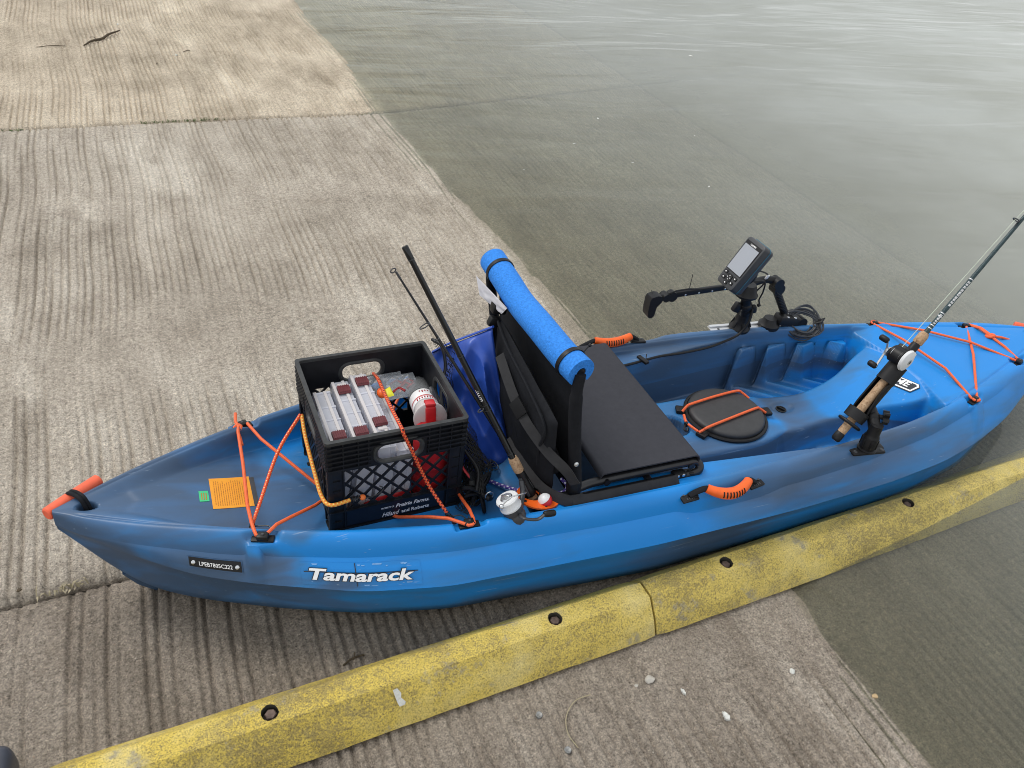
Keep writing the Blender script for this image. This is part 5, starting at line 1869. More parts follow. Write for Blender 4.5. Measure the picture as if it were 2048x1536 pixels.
# ------------------------------------------------------------------ foam noodle
nd = thing('foam_noodle', 'blue foam pool noodle slipped over the top bar of the seat', 'pool noodle', (-.42, 0, .63))
def noodle():
    mb = MB()
    RO, RI = .0355, .0125
    g0, g1 = math.radians(-52), math.radians(-96)     # the slit faces down and forward
    n = 30
    angs = [g0 + (2 * math.pi - (g0 - g1)) * k / n for k in range(n + 1)]
    pts = NOOD
    N = len(pts)
    vs = []
    rr = random.Random(2)
    for i, p in enumerate(pts):
        tn = (pts[min(N - 1, i + 1)] - pts[max(0, i - 1)]).normalized()
        x = Vector((1, 0, 0))
        x = (x - tn * x.dot(tn)).normalized()
        z = x.cross(tn)
        if z.z < 0:
            z = -z
        for R_ in (RO, RI):
            for a in angs:
                vs.append(p + x * (R_ * math.cos(a)) + z * (R_ * math.sin(a)))
    m = 2 * (n + 1)
    fs = []
    for i in range(N - 1):
        for k in range(n):
            a = i * m + k
            fs.append((a, a + 1, a + m + 1, a + m))
            b = i * m + n + 1 + k
            fs.append((b + 1, b, b + m, b + m + 1))
        for k in (0, n):
            a, b = i * m + k, i * m + n + 1 + k
            fs.append((a, a + m, b + m, b) if k == 0 else (a + m, a, b, b + m))
    for i in (0, N - 1):
        for k in range(n):
            a, b = i * m + k, i * m + n + 1 + k
            fs.append((a, b, b + 1, a + 1) if i == 0 else (a + 1, b + 1, b, a))
    mb.add(vs, fs)
    return mb
noodle().build('foam_tube', M_NOODLE, nd, smooth=50)
for i, tail in ((5, Vector((.055, .015, .012))), (len(NOOD) - 5, None)):
    p = NOOD[i]
    tn = (NOOD[i + 1] - NOOD[i - 1]).normalized()
    x = (Vector((1, 0, 0)) - tn * tn.x).normalized()
    z = x.cross(tn)
    if z.z < 0:
        z = -z
    bd = MB()
    w = .0055
    ring_ = [(p + x * (.0372 * math.cos(a)) + z * (.0372 * math.sin(a))) for a in [2 * math.pi * k / 30 for k in range(30)]]
    vs, fs = [], []
    for q in ring_:
        nr = (q - p).normalized()
        vs += [q - tn * w - nr * .0012, q - tn * w + nr * .001, q + tn * w + nr * .001, q + tn * w - nr * .0012]
    for k in range(30):
        k2 = (k + 1) % 30
        for j in range(4):
            j2 = (j + 1) % 4
            fs.append((k * 4 + j, k * 4 + j2, k2 * 4 + j2, k2 * 4 + j))
    bd.add(vs, fs)
    bd.build('tie_band', M_BLACK, nd, smooth=35)
    if tail:
        q = p + x * .030 + z * .016
        bd = MB()
        bd.tube(spline([q, q + Vector((.010, .006, .004)), q + Vector((.022, .012, .010))], 4), .0016, 6)
        bd.ball(q + Vector((.024, .013, .010)), .0045, 8)
        bd.build('tie_knot', M_BLACK, nd)
# ------------------------------------------------------------------ spinning rod in the flush holder
def rodline(A, B):
    A, B = Vector(A), Vector(B)
    d = (B - A).normalized()
    return A, d
rod1 = thing('spinning_rod', 'black spinning rod with white reel standing in the orange deck holder', 'fishing rod', (-.462, -.240, .262))
A, d = rodline((-.455, -.243, .235), (-.752, -.020, .872))
Lr = (Vector((-.752, -.020, .872)) - A).length
T = A + d * Lr
mb = MB()
mb.rod(A, T, [(.105, .0085), (.20, .0080), (Lr - .03, .0062), (Lr - .026, .0072), (Lr - .001, .0072), (Lr, .0066), (Lr - .0015, .0045), (Lr - .012, .004)], 16)
mb.build('rod_blank', M_BLANK, rod1)
mb = MB()
for s in (.18, .31, .325, .46, Lr - .032):
    mb.rod(A + d * s, T, [(0, .0086 - s * .002), (.003, .0086 - s * .002)], 14, cap=False)
mb.build('thread_wrap', M_CRATE_EDGE, rod1)
for s0, s1, r in ((.002, .050, .0125), (.125, .168, .0128)):
    mb = MB()
    mb.rod(A + d * s0, T, [(0, r * .85), (.004, r), (s1 - s0 - .010, r), (s1 - s0, r * .82)], 18)
    mb.build('cork_grip', M_CORK, rod1)
mb = MB()
mb.rod(A + d * .050, T, [(0, .0118), (.012, .0125), (.03, .0108), (.060, .0108), (.066, .0118), (.075, .0115)], 16)
mb.build('reel_seat', M_BLACK, rod1)
ltr = A + d * .34
side = Vector((-.55, -.55, 0))
side = (side - d * side.dot(d)).normalized()
up_ = d.cross(side)
def rodtxt(a, b):
    th = b / .0075
    return ltr + d * a + (side * math.cos(th) - up_ * math.sin(th)) * .0078
lettering('rod_letters', 'umr', lambda a, b: rodtxt(-.0 + a, -.004 + b * .012), M_WHITE_PRINT, rod1, width=.032, offset=.01)
# guides
def guide(parent, base, d, out, h, R, r=.0013, mat=None):
    mb = MB()
    out = (out - d * out.dot(d)).normalized()
    w = d.cross(out)
    c = base + out * h
    mb.tube([c + out * (R * math.cos(a)) + w * (R * math.sin(a)) for a in [2 * math.pi * k / 20 for k in range(20)]], r, 6, closed=True)
    mb.tube([base - d * .018, c - out * R], r * .8, 6)
    mb.tube([base + d * .012, c - out * R], r * .8, 6)
    return mb.build('line_guide', mat or M_GREYPL, parent)
# reel
reel_dir = (Vector((-.42, -.62, -.10)) - d * Vector((-.42, -.62, -.10)).dot(d)).normalized()
F = A + d * .082
mb = MB()
mb.tube(spline([F + d * .022 + reel_dir * .012, F + reel_dir * .030, F - d * .012 + reel_dir * .068], 5), [.0065] * 10 + [.0075], 10)
mb.tube([F - d * .025 + reel_dir * .0125, F + d * .03 + reel_dir * .0125], .0045, 8)
mb.build('reel_foot', M_GREYPL, rod1)
c0 = F - d * .014 + reel_dir * .082 + Vector((-.012, .0, .0))
mb = MB()
mb.ball(c0 - d * .012, .024, 16, (1.0, 1.15, 1.25))
mb.rod(c0 - d * .030, c0 + d, [(0, .012), (.004, .0185), (.028, .0225), (.036, .0255), (.046, .0250), (.050, .020)], 20)
mb.build('reel_body', M_GREYPL, rod1)
mb = MB()
mb.rod(c0 + d * .018, c0 + d, [(0, .0262), (.004, .0270), (.0055, .0235), (.018, .0230), (.0205, .0272), (.0250, .0282), (.0285, .0262), (.0290, .0)], 28, cap=False)
mb.build('reel_spool', M_WHITE, rod1, smooth=35)
mb = MB()
s0 = c0 + d * .0475
mb.rod(s0, s0 + d, [(-.0005, .015), (.0005, .0155), (.003, .0135), (.0035, 0)], 24, cap=False)
mb.box(s0 + d * .005, (.007, .022, .006), .002, Matrix((d.orthogonal().normalized(), d.cross(d.orthogonal().normalized()), d)).transposed())
mb.build('drag_knob', M_SILVER, rod1)
u = d.orthogonal().normalized()
w = d.cross(u)
toR = (Vector((1, -.25, 0)) - d * Vector((1, -.25, 0)).dot(d)).normalized()
toU = d.cross(toR)
if toU.z < 0:
    toU = -toU
bp_ = spline([c0 + d * .022 - toR * .026, c0 + d * .050 - toR * .018 + toU * .034, c0 + d * .064 + toR * .012 + toU * .034, c0 + d * .052 + toR * .042 + toU * .022, c0 + d * .034 + toR * .046 - toU * .006, c0 + d * .018 + toR * .026 - toU * .030, c0 + d * .008 - toR * .004 - toU * .032], 7)
mb = MB()
mb.tube(bp_, .0016, 7)
mb.ball(bp_[8], .0065, 10)
mb.build('bail_wire', M_SILVER, rod1)
mb = MB()
h0 = c0 - d * .006 + toR * .010
hk = spline([h0, Vector((-.545, -.338, .325)), Vector((-.512, -.342, .316)), Vector((-.492, -.340, .326))], 6)
mb.tube(hk, .0052, 9, flat=.7)
mb.build('crank_arm', M_GREYPL, rod1)
mb = MB()
e = hk[-1]
kd = Vector((.97, .02, -.12)).normalized()
mb.rod(e - kd * .004, e + kd, [(0, .0055), (.003, .0075), (.014, .0085), (.027, .0080), (.030, .006)], 12)
mb.build('crank_knob', M_BLACK, rod1)
mb = MB()
mb.box(c0 - d * .038 + reel_dir * .006, (.030, .016, .012), .004, Matrix((toR, toU, d)).transposed())
mb.build('reel_tail', M_ALU, rod1)

tip = thing('rod_tip_section', 'thin black rod tip section with ring guides strapped along the spinning rod', 'fishing rod', (-.470, -.230, .27))
A2_, T2_ = Vector((-.452, -.228, .262)), Vector((-.763, .005, .800))
d2 = (T2_ - A2_).normalized()
L2 = (T2_ - A2_).length
mb = MB()
mb.rod(A2_, T2_, [(0, .0052), (L2 * .5, .0042), (L2 - .004, .0022), (L2, .0016)], 12)
mb.build('rod_blank', M_BLANK, tip)
gdir = Vector((-.7, -.5, .2))
for s, h, R_ in ((L2 * .800, .016, .0125), (L2 * .43, .009, .0075), (L2 * .15, .007, .006), (L2 * .735, .007, .0055)):
    guide(tip, A2_ + d2 * s, d2, gdir, h, R_, .0015, M_GREYPL)
mb = MB()
q = T2_ + d2 * .004
mb.tube([q + gdir.normalized() * .006 + Vector((.0065 * math.cos(a), .0035 * math.cos(a), .0050 * math.sin(a))) for a in [2 * math.pi * k / 16 for k in range(16)]], .0014, 6, closed=True)
mb.rod(T2_ - d2 * .018, T2_, [(0, .0028), (.018, .0026)], 10)
mb.build('tip_ring', M_GREYPL, tip)

bb = thing('fishing_bobber', 'red and white round bobber beside the spinning rod handle', 'bobber', (-.452, -.262, .28))
c = Vector((-.456, -.266, .290))
up_ax = Vector((-.55, .35, .75)).normalized()
u = up_ax.orthogonal().normalized()
w = up_ax.cross(u)
for nm, a0, a1, mt in (('bobber_top', 0, math.pi * .42, M_WHITE), ('bobber_bottom', math.pi * .42, math.pi, M_RED)):
    vs, fs = [], []
    n, k_ = 22, 9
    for i in range(k_ + 1):
        th = a0 + (a1 - a0) * i / k_
        rr_ = .0178 * (1.0 if nm == 'bobber_bottom' else .992)
        for k in range(n):
            ph = 2 * math.pi * k / n
            vs.append(c + up_ax * (rr_ * math.cos(th)) + (u * math.cos(ph) + w * math.sin(ph)) * (rr_ * math.sin(th)))
    for i in range(k_):
        for k in range(n):
            k2 = (k + 1) % n
            fs.append((i * n + k, i * n + k2, (i + 1) * n + k2, (i + 1) * n + k))
    MB().add(vs, fs).build(nm, mt, bb)
mb = MB()
mb.rod(c - up_ax * .0165, c - up_ax, [(0, .003), (.006, .0026)], 8)
mb.build('bobber_stem', M_DULLRED, bb)

# ------------------------------------------------------------------ casting rod in its swivel holder
hold = thing('rod_holder', 'black swivel rod holder bolted to the near rail', 'rod holder', (.495, -.325, .285))
zb = .284
mb = MB()
Rz = Matrix.Rotation(-.14, 3, 'Z')
bc = Vector((.500, -.322, zb))
mb.box(bc + Vector((0, 0, .006)), (.104, .042, .010), .0045, Rz)
for k in (-1, 1):
    mb.box(bc + Rz @ Vector((k * .044, .010, .006)), (.026, .030, .0105), .004, Rz)
mb.build('mount_plate', M_BLACK, hold)
for x, y in ((-.042, -.011), (.042, -.012), (-.044, .014), (.046, .015)):
    screw(hold, bc + Rz @ Vector((x, y, .0108)), (0, 0, 1), .0056, .0015)
mb = MB()
mb.rod(bc + Vector((0, 0, .010)), bc + Vector((0, 0, 1)), [(0, .0270), (.004, .0270), (.006, .0215), (.042, .0215), (.048, .0195), (.052, .0175), (.085, .0170)], 22)
for k in range(6):
    a = k * math.pi / 3
    mb.box(bc + Vector((.021 * math.cos(a), .021 * math.sin(a), .034)), (.006, .007, .030), .0015, Matrix.Rotation(a, 3, 'Z'))
mb.build('mount_post', M_BLACK, hold)
BUT, TIP = Vector((.416, -.282, .310)), Vector((.845, -.2, .895))
rd = (TIP - BUT).normalized()
RL = (TIP - BUT).length
rs = rd.cross(Vector((0, 0, 1))).normalized()
if rs.y > 0:
    rs = -rs                                  # towards the near side
rn = rs.cross(rd)
if rn.z < 0:
    rn = -rn                                  # up, square to the rod
def RP(s, a, b):
    return BUT + rd * s + rs * a + rn * b
def shell(s0, s1, R0, a0, a1, th, name, n=14, flare=0.0, wave=0.0):
    vs, fs = [], []
    k_ = 10
    for i in range(k_ + 1):
        s = s0 + (s1 - s0) * i / k_
        w = wave * math.sin(math.pi * i / k_ * 1.0)
        for R_ in (R0 + flare * i / k_, R0 + flare * i / k_ + th):
            for k in range(n + 1):
                a = math.radians(a0 + w + (a1 - a0 - 2 * w) * k / n)
                vs.append(RP(s, R_ * math.cos(a), R_ * math.sin(a)))
    m = 2 * (n + 1)
    for i in range(k_):
        for k in range(n):
            a = i * m + k
            fs.append((a, a + m, a + m + 1, a + 1))
            b = i * m + n + 1 + k
            fs.append((b, b + 1, b + m + 1, b + m))
        for k in (0, n):
            a, b = i * m + k, i * m + n + 1 + k
            fs.append((a, b, b + m, a + m))
    for i in (0, k_):
        for k in range(n):
            a, b = i * m + k, i * m + n + 1 + k
            fs.append((a, a + 1, b + 1, b))
    return MB().add(vs, fs).build(name, M_BLACK, hold, smooth=40)
# trough under the rod (open on top), collar at the butt, strap bridge at the reel end
shell(.105, .245, .0205, 180, 360, .004, 'holder_trough', wave=-38)
shell(.074, .104, .0250, 0, 360, .0045, 'butt_collar', n=26, flare=.001)
shell(.205, .262, .0215, -185, 185, .0045, 'reel_strap', n=28)
mb = MB()
mb.tube([RP(.060, .030 * math.cos(a), .030 * math.sin(a)) for a in [2 * math.pi * k / 24 for k in range(24)]], .0048, 8, closed=True)
mb.build('collar_lip', M_BLACK, hold)
mb = MB()
ptop = bc + Vector((0, 0, .085))
jt = RP(.130, .0, -.032)
mb.tube(spline([ptop - Vector((0, 0, .01)), ptop.lerp(jt, .5), jt + rn * .008], 5), .0165, 12)
mb.ball(ptop.lerp(jt, .5), .0185, 14)
mb.build('swivel_neck', M_BLACK, hold)
mb = MB()
kc = ptop.lerp(jt, .55)
kx = Vector((.75, -.62, .12)).normalized()
ku = kx.orthogonal().normalized()
kw = kx.cross(ku)
mb.cyl(kc, kc + kx * .030, .007, 10)
st_ = []
for k in range(30):
    a = 2 * math.pi * k / 30
    R_ = .0155 + .0055 * math.cos(a * 5)
    st_.append((R_ * math.cos(a), R_ * math.sin(a)))
mb.prism(st_, lambda p, q, dd: kc + ku * p + kw * q + kx * dd, .026, .042)
mb.build('star_knob', M_BLACK, hold, smooth=35)
mb = MB()
lc = RP(.205, -.004, -.030)
mb.box(lc, (.030, .030, .030), .008, Matrix((rd, rs, rn)).transposed())
mb.build('lock_block', M_BLACK, hold)

rod2 = thing('casting_rod', 'cork handled casting rod with white baitcast reel in the swivel holder', 'fishing rod', BUT)
mb = MB()
mb.rod(BUT, TIP, [(-.002, .008), (0, .0110), (.004, .0132), (.020, .0134), (.026, .0120)], 18)
mb.build('butt_cap', M_BLACK, rod2)
mb = MB()
mb.rod(BUT, TIP, [(-.003, .0035), (-.0022, .0050)], 10)
mb.build('butt_badge', M_SILVER, rod2)
mb = MB()
mb.rod(BUT, TIP, [(.026, .0112), (.030, .0118), (.12, .0124), (.20, .0118), (.225, .0108)], 20)
mb.build('cork_grip', M_CORK, rod2)
mb = MB()
mb.rod(BUT, TIP, [(.225, .0125), (.235, .0135), (.300, .0115), (.330, .0125), (.334, .011)], 18)
mb.box(RP(.265, 0, -.014), (.07, .012, .010), .003, Matrix((rd, rs, rn)).transposed())
mb.build('reel_seat', M_BLACK, rod2)
mb = MB()
mb.rod(BUT, TIP, [(.334, .0118), (.337, .0138), (.362, .0138), (.370, .010)], 20)
mb.build('fore_grip', M_CORK, rod2)
mb = MB()
mb.rod(BUT, TIP, [(.368, .0078), (.385, .0066), (RL + .12, .0043)], 14)
mb.build('rod_blank', M_GREENBLANK, rod2)
mb = MB()
for s in (.384, .394, .424, .434, .545):
    mb.rod(RP(s, 0, 0), TIP, [(0, .0074 - s * .002), (.0028, .0074 - s * .002)], 14, cap=False)
mb.build('thread_wrap', M_ALU, rod2)['kind'] = 'stuff'
rr = random.Random(3)
mb = MB()
s = .400
while s < .535:
    ln_ = rr.uniform(.003, .008)
    if not .43 < s < .455:
        for k in range(3):
            a = math.radians(35 + k * 18)
            b = math.radians(35 + (k + .6) * 18)
            mb.add([RP(s, .0070 * math.cos(a), .0070 * math.sin(a)), RP(s, .0070 * math.cos(b), .0070 * math.sin(b)), RP(s + ln_, .0070 * math.cos(b), .0070 * math.sin(b)), RP(s + ln_, .0070 * math.cos(a), .0070 * math.sin(a))], [(0, 1, 2, 3)])
    s += ln_ + rr.uniform(.001, .003)
mb.build('rod_letters', M_WHITE_PRINT, rod2, smooth=None)['kind'] = 'stuff'
guide(rod2, RP(RL - .004, 0, .004), rd, -rs * .25 + rn, .014, .0085, .0016)
guide(rod2, RP(RL + .10, 0, .004), rd, -rs * .2 + rn, .009, .006, .0012)
# baitcast reel on top of the seat
rc_ = RP(.278, -.004, .032)
def disc(cn, ax_, prof, n=28):
    return MB().rod(cn, cn + ax_, prof, n)
sd = rs
rb = MB()
rb.rod(rc_ - sd * .021, rc_ + sd, [(0, .0195), (.004, .0235), (.038, .0235), (.042, .0195)], 28)
rb.box(rc_ + rd * .022 - rn * .004, (.020, .038, .022), .006, Matrix((rd, rs, rn)).transposed())
rb.build('reel_frame', M_BLACK, rod2)
disc(rc_ + sd * .0215, sd, [(0, .0290), (.003, .0310), (.008, .0290), (.012, .0205), (.0135, .011), (.0138, 0)], 30).build('side_plate', M_WHITE, rod2, smooth=35)
mb = MB()
mb.box(rc_ + sd * .026 - rn * .012 + rd * .018, (.026, .010, .016), .005, Matrix((rd, rs, rn)).transposed())
mb.build('plate_tail', M_WHITE, rod2)
disc(rc_ + sd * .0348, sd, [(0, .0078), (.0012, .0078), (.0016, .0056), (.0012, 0)], 18).build('plate_badge', M_SILVER, rod2)
mb = MB()
mb.box(rc_ + sd * .0368, (.0085, .0012, .0022), .0003, Matrix((rd, rs, rn)).transposed())
mb.build('plate_mark', M_DARK_PRINT, rod2)
mb = MB()
mb.rod(rc_ + rn * .006 - sd * .012, rc_ + rn * .006 + sd, [(0, .0185), (.002, .0165), (.022, .0165), (.024, .0185)], 22)
mb.build('reel_spool', M_ALU, rod2)
hc2 = rc_ - sd * .026 - rd * .004
mb = MB()
mb.rod(hc2, hc2 - sd, [(0, .014), (.004, .013), (.010, .006)], 16)
mb.tube(spline([hc2 - sd * .008 + rd * .018 + rn * .036, hc2 - sd * .010, hc2 - sd * .008 - rd * .050 - rn * .012], 6), .0032, 8, flat=.6)
mb.build('crank_arm', M_ALU, rod2)
for o_ in (hc2 - rd * .050 - rn * .012, hc2 + rd * .018 + rn * .036):
    mb = MB()
    mb.rod(o_ - sd * .006, o_ - sd, [(0, .006), (.003, .0085), (.012, .0090), (.022, .0085), (.025, .006)], 12)
    mb.build('crank_knob', M_BLACK, rod2)
mb = MB()
mb.tube([RP(.300, -.004, .050), RP(RL - .004, -.004, .022), RP(RL + .10, 0, .016)], .0009, 6)
mb.build('fishing_line', M_LINE, rod2)
# ------------------------------------------------------------------ fish finder on its mount
ff = thing('fish_finder', 'black handheld fish finder with grey screen on a ball mount', 'fish finder', (.5215, .318, .29))
FR = Matrix(((-.043, .497, -.867), (-.999, -.004, .048), (.020, .868, .496)))
FO = Vector((.366, .238, .590))
def FP(a, b, c):                      # a across the face, b up the face, c out of it
    return FO + FR @ Vector((a, b, c))
def rr2(w, h, r, n=4):
    return rrect(-w, w, -h, h, r, n)
body = MB()
lay = [(.0435, .0800, -.044), (.0455, .0820, -.030), (.0460, .0825, -.008), (.0445, .0810, -.0015), (.0415, .0780, 0)]
n_ = len(rr2(.04, .08, .012))
vs, fs = [], []
for w, h, c in lay:
    vs += [FP(p[0] * (1 - .10 * (p[1] < 0) * min(1, -p[1] / .08)), p[1], c) for p in rr2(w, h, .012)]
for i in range(len(lay) - 1):
    for k in range(n_):
        k2 = (k + 1) % n_
        fs.append((i * n_ + k, i * n_ + k2, (i + 1) * n_ + k2, (i + 1) * n_ + k))
fs.append(tuple(reversed(range(n_))))
fs.append(tuple((len(lay) - 1) * n_ + k for k in range(n_)))
body.add(vs, fs)
body.build('finder_case', M_GREYPL, ff, smooth=35)
mb = MB()
mb.plate([(-.0385, -.034), (.0385, -.034), (.0385, .070), (-.0385, .070)], [], FP, .0006, .0014)
mb.build('screen_bezel', M_BLACK, ff)
mb = MB()
mb.plate([(-.0355, -.031), (.0355, -.031), (.0355, .058), (-.0355, .058)], [], FP, .0016, .0022)
mb.build('screen', M_SCREEN, ff)
lettering('maker_letters', 'GARMIN', lambda a, b: FP(-.014 + a, .0605 + b * .0075, .0018), M_WHITE_PRINT, ff, width=.028, offset=.02)
mb = MB()
mb.tube([FP(p[0] * (1 - .10 * (p[1] < 0) * min(1, -p[1] / .08)), p[1], -.027) for p in rr2(.0462, .0826, .012)], .0012, 6, closed=True)
mb.build('teal_seam', plain('teal_trim', (0.01, 0.12, 0.20), 0.4), ff)
def key(a, b, w, h):
    mb = MB()
    mb.plate(rrect(a - w, a + w, b - h, b + h, min(w, h) * .45, 3), [], FP, .0005, .0026)
    k = mb.build('key', M_BLACK, ff, smooth=35)
    return k
for a, b, w, h in ((-.026, -.043, .0075, .0055), (-.022, -.060, .0075, .0055), (0, -.052, .012, .0115), (.026, -.045, .0075, .0055), (.022, -.062, .0075, .0055), (-.001, -.0705, .008, .0045)):
    k = key(a, b, w, h)
    m2 = MB()
    if w > .01:
        for x, y in ((0, .0065), (0, -.0065), (.0065, 0), (-.0065, 0)):
            m2.plate([(a + x - .0014, b + y - .0014), (a + x + .0014, b + y - .0014), (a + x + .0014, b + y + .0014), (a + x - .0014, b + y + .0014)], [], FP, .0027, .0030)
    else:
        m2.plate([(a - .0026, b - .0018), (a + .0026, b - .0018), (a + .0018, b + .0018), (a - .0022, b + .0018)], [], FP, .0027, .0030)
    m2.build('key_mark', M_WHITE_PRINT, k, smooth=None)['kind'] = 'stuff'
# tilt-swivel base and stem
mb = MB()
bs = FP(0, -.030, -.050)
Bz = Vector((.452, .268, .475))
mb.rod(FP(0, -.015, -.040), FP(0, -.015, -.09), [(0, .030), (.016, .034), (.026, .028), (.032, .02)], 20)
mb.build('tilt_base', M_BLACK, ff)
mb = MB()
mb.rod((.468, .285, .437), (.468, .285, 1), [(0, .030), (.005, .037), (.011, .038), (.016, .034), (.030, .030), (.045, .024)], 24)
mb.build('swivel_base', M_BLACK, ff)
mb = MB()
j0, j1, j2 = Vector((.474, .287, .440)), Vector((.492, .297, .392)), Vector((.503, .305, .358))
mb.rod(j0, j1, [(-.005, .020), (.012, .0165), (.03, .0165), (.058, .0185)], 16)
mb.tube([j1, j1.lerp(j2, .5), j2], [.0185, .021, .0195], 14)
mb.ball(j1, .0225, 14)
mb.build('mount_arm', M_BLACK, ff)
mb = MB()
mb.box(j1 + Vector((-.030, .004, -.004)), (.030, .020, .036), .007, Matrix.Rotation(.4, 3, 'Y'))
mb.build('arm_knob', M_BLACK, ff)
mb = MB()
mb.box(j1 + Vector((.026, -.012, -.008)), (.018, .018, .030), .006, Matrix.Rotation(-.3, 3, 'Y'))
mb.build('arm_knob', M_BLACK, ff)
mb = MB()
mb.rod(Vector((.508, .312, .292)), j2 + Vector((0, 0, .02)), [(0, .034), (.010, .036), (.018, .030), (.030, .023), (.070, .021)], 20)
for k in range(6):
    a = k * math.pi / 3 + .2
    mb.box(Vector((.508 + .026 * math.cos(a), .312 + .026 * math.sin(a), .318)), (.006, .010, .034), .002, Matrix.Rotation(a, 3, 'Z') @ Matrix.Rotation(-.35, 3, 'Y'))
mb.build('mount_base', M_BLACK, ff)
mb = MB()
mb.tube(spline([FP(.03, -.02, -.055), Vector((.505, .262, .500)), Vector((.522, .272, .455)), Vector((.520, .276, .425)), Vector((.527, .277, .408))], 6), .0026, 7)
mb.tube(spline([FP(.02, .012, -.05), Vector((.515, .268, .520)), Vector((.515, .275, .48)), Vector((.497, .288, .435)), Vector((.505, .30, .38)), Vector((.53, .285, .312))], 6), .0026, 7)
mb.ball((.527, .277, .402), .0065, 8)
mb.build('lead', M_BLACK, ff)
mb = MB()
mb.box((.515, .268, .512), (.010, .006, .018), .002, Matrix.Rotation(.4, 3, 'X'))
mb.build('paper_tag', M_WHITE, ff)

arm = thing('transducer_arm', 'black jointed transducer arm reaching aft from the rail mount', 'mount arm', (.66, .305, .29))
e0, e1 = Vector((.130, .268, .486)), Vector((.430, .305, .470))
mb = MB()
mb.box((e0 + e1) / 2 + Vector((.02, 0, 0)), ((e1 - e0).length - .04, .012, .019), .003, Matrix((((e1 - e0).normalized()), Vector((-.12, .99, 0)).normalized(), (e1 - e0).normalized().cross(Vector((-.12, .99, 0)).normalized()))).transposed())
mb.cyl(e0 + Vector((.038, -.010, -.003)), e0 + Vector((.038, .012, -.003)), .0165, 16)
mb.build('arm_bar', M_BLACK, arm)
for k in (.28, .46, .64, .82):
    screw(arm, e0.lerp(e1, k) + Vector((.006, -.0085, -.002)), (.1, -1, 0), .0036, .0016, M_SILVER)
mb = MB()
mb.tube([e0 + Vector((.014, -.004, .006)), e0 + Vector((.046, -.008, .018)), e0 + Vector((.09, -.008, .020)), e0 + Vector((.14, -.006, .012))], .0028, 7)
mb.build('lead', M_BLACK, arm)
mb = MB()
hd = [(p * .70, q * .84) for p, q in [(-.034, .018), (-.028, .028), (.0, .034), (.020, .030), (.030, .018), (.026, .006), (.006, -.012), (.002, -.048), (-.006, -.056), (-.022, -.056), (-.030, -.048), (-.034, -.02)]]
mb.prism(hd, lambda p, q, dd: Vector((.108 + p, .266 + dd, .470 + q)), -.016, .016)
mb.cyl((.122, .268, .484), (.160, .270, .484), .0085, 12)
mb.cyl((.146, .256, .482), (.146, .284, .482), .0135, 14)
mb.build('transducer_head', M_BLACK, arm, smooth=40)
mb = MB()
mb.tube([(.236, .279, .496), (.235, .279, .545)], .0011, 5)
mb.tube([(.092, .262, .503), (.088, .262, .515)], .0013, 5)
mb.build('zip_tie', M_BLACK, arm)
mb = MB()
mb.tube(spline([(.430, .305, .470), (.500, .318, .462), (.555, .320, .470), (.596, .312, .468)], 5), .0125, 10)
mb.cyl((.600, .290, .462), (.600, .325, .462), .019, 16)
mb.cyl((.612, .293, .438), (.612, .327, .438), .0205, 16)
mb.build('arm_elbow', M_BLACK, arm)
mb = MB()
q0, q1 = Vector((.604, .308, .440)), Vector((.668, .300, .345))
mb.tube([q0, q0.lerp(q1, .5), q1], .0135, 10)
for k in range(6):
    c = q0.lerp(q1, .18 + .13 * k)
    mb.box(c + Vector((-.004, -.010, 0)), (.030, .012, .006), .002, Matrix.Rotation(math.atan2(.064, .095), 3, 'Y'))
mb.build('arm_link', M_BLACK, arm)
mb = MB()
mb.box((.690, .292, .316), (.105, .044, .034), .008, Matrix.Rotation(.22, 3, 'Y'))
mb.cyl((.738, .270, .305), (.738, .314, .305), .021, 16)
mb.rod((.622, .302, .292), (.622, .302, 1), [(0, .036), (.012, .036), (.020, .028), (.034, .022)], 20)
mb.build('arm_base', M_BLACK, arm)
for x, z, dy in ((.662, .340, .010), (.690, .335, .012), (.672, .337, -.012), (.705, .330, -.012)):
    screw(arm, (x, .290 + dy, z - .002), (.2, 0, 1), .0056, .0036, M_SILVER)

coil = thing('cable_coil', 'black cable wound into a coil on the far rail', 'cable coil', (.745, .285, .30))
rr = random.Random(5)
cc0 = Vector((.735, .268, .312))
cu_ = Vector((.78, -.10, -.30)).normalized()
cn_ = Vector((-.30, -.75, .55)).normalized()
cu_ = (cu_ - cn_ * cu_.dot(cn_)).normalized()
cw_ = cn_.cross(cu_)
mb = MB()
pts = []
for k in range(15 * 22):
    a = 2 * math.pi * k / 22
    tn = int(k / 22)
    j = mnoise.noise(Vector((k * .05, 1.3, 0)))
    j2 = mnoise.noise(Vector((k * .037, 7.3, 2)))
    RA, RB = .060 + .034 * j + .010 * math.sin(tn * 2.1), .044 + .026 * j2 + .007 * math.sin(tn * 1.7)
    pts.append(cc0 + cu_ * (RA * math.cos(a)) + cw_ * (RB * math.sin(a)) + cn_ * (.012 * mnoise.noise(Vector((k * .09, 3, 4)))) + cw_ * (.008 * (tn % 3 - 1)))
mb.tube(pts, .0026, 6)
mb.build('cable', M_GREYPL, coil)
mb = MB()
tq = cc0 + cu_ * .030 + cw_ * .032
mb.tube([cc0 + cu_ * .052 + cw_ * .022, cc0 + cu_ * .062 + cw_ * .030 + cn_ * .012, cc0 + cu_ * .055 + cw_ * .018 + cn_ * .018, cc0 + cu_ * .040 + cw_ * .010 + cn_ * .004], .007, 8, flat=.5)
mb.build('tie_wrap', M_BLACK, coil)

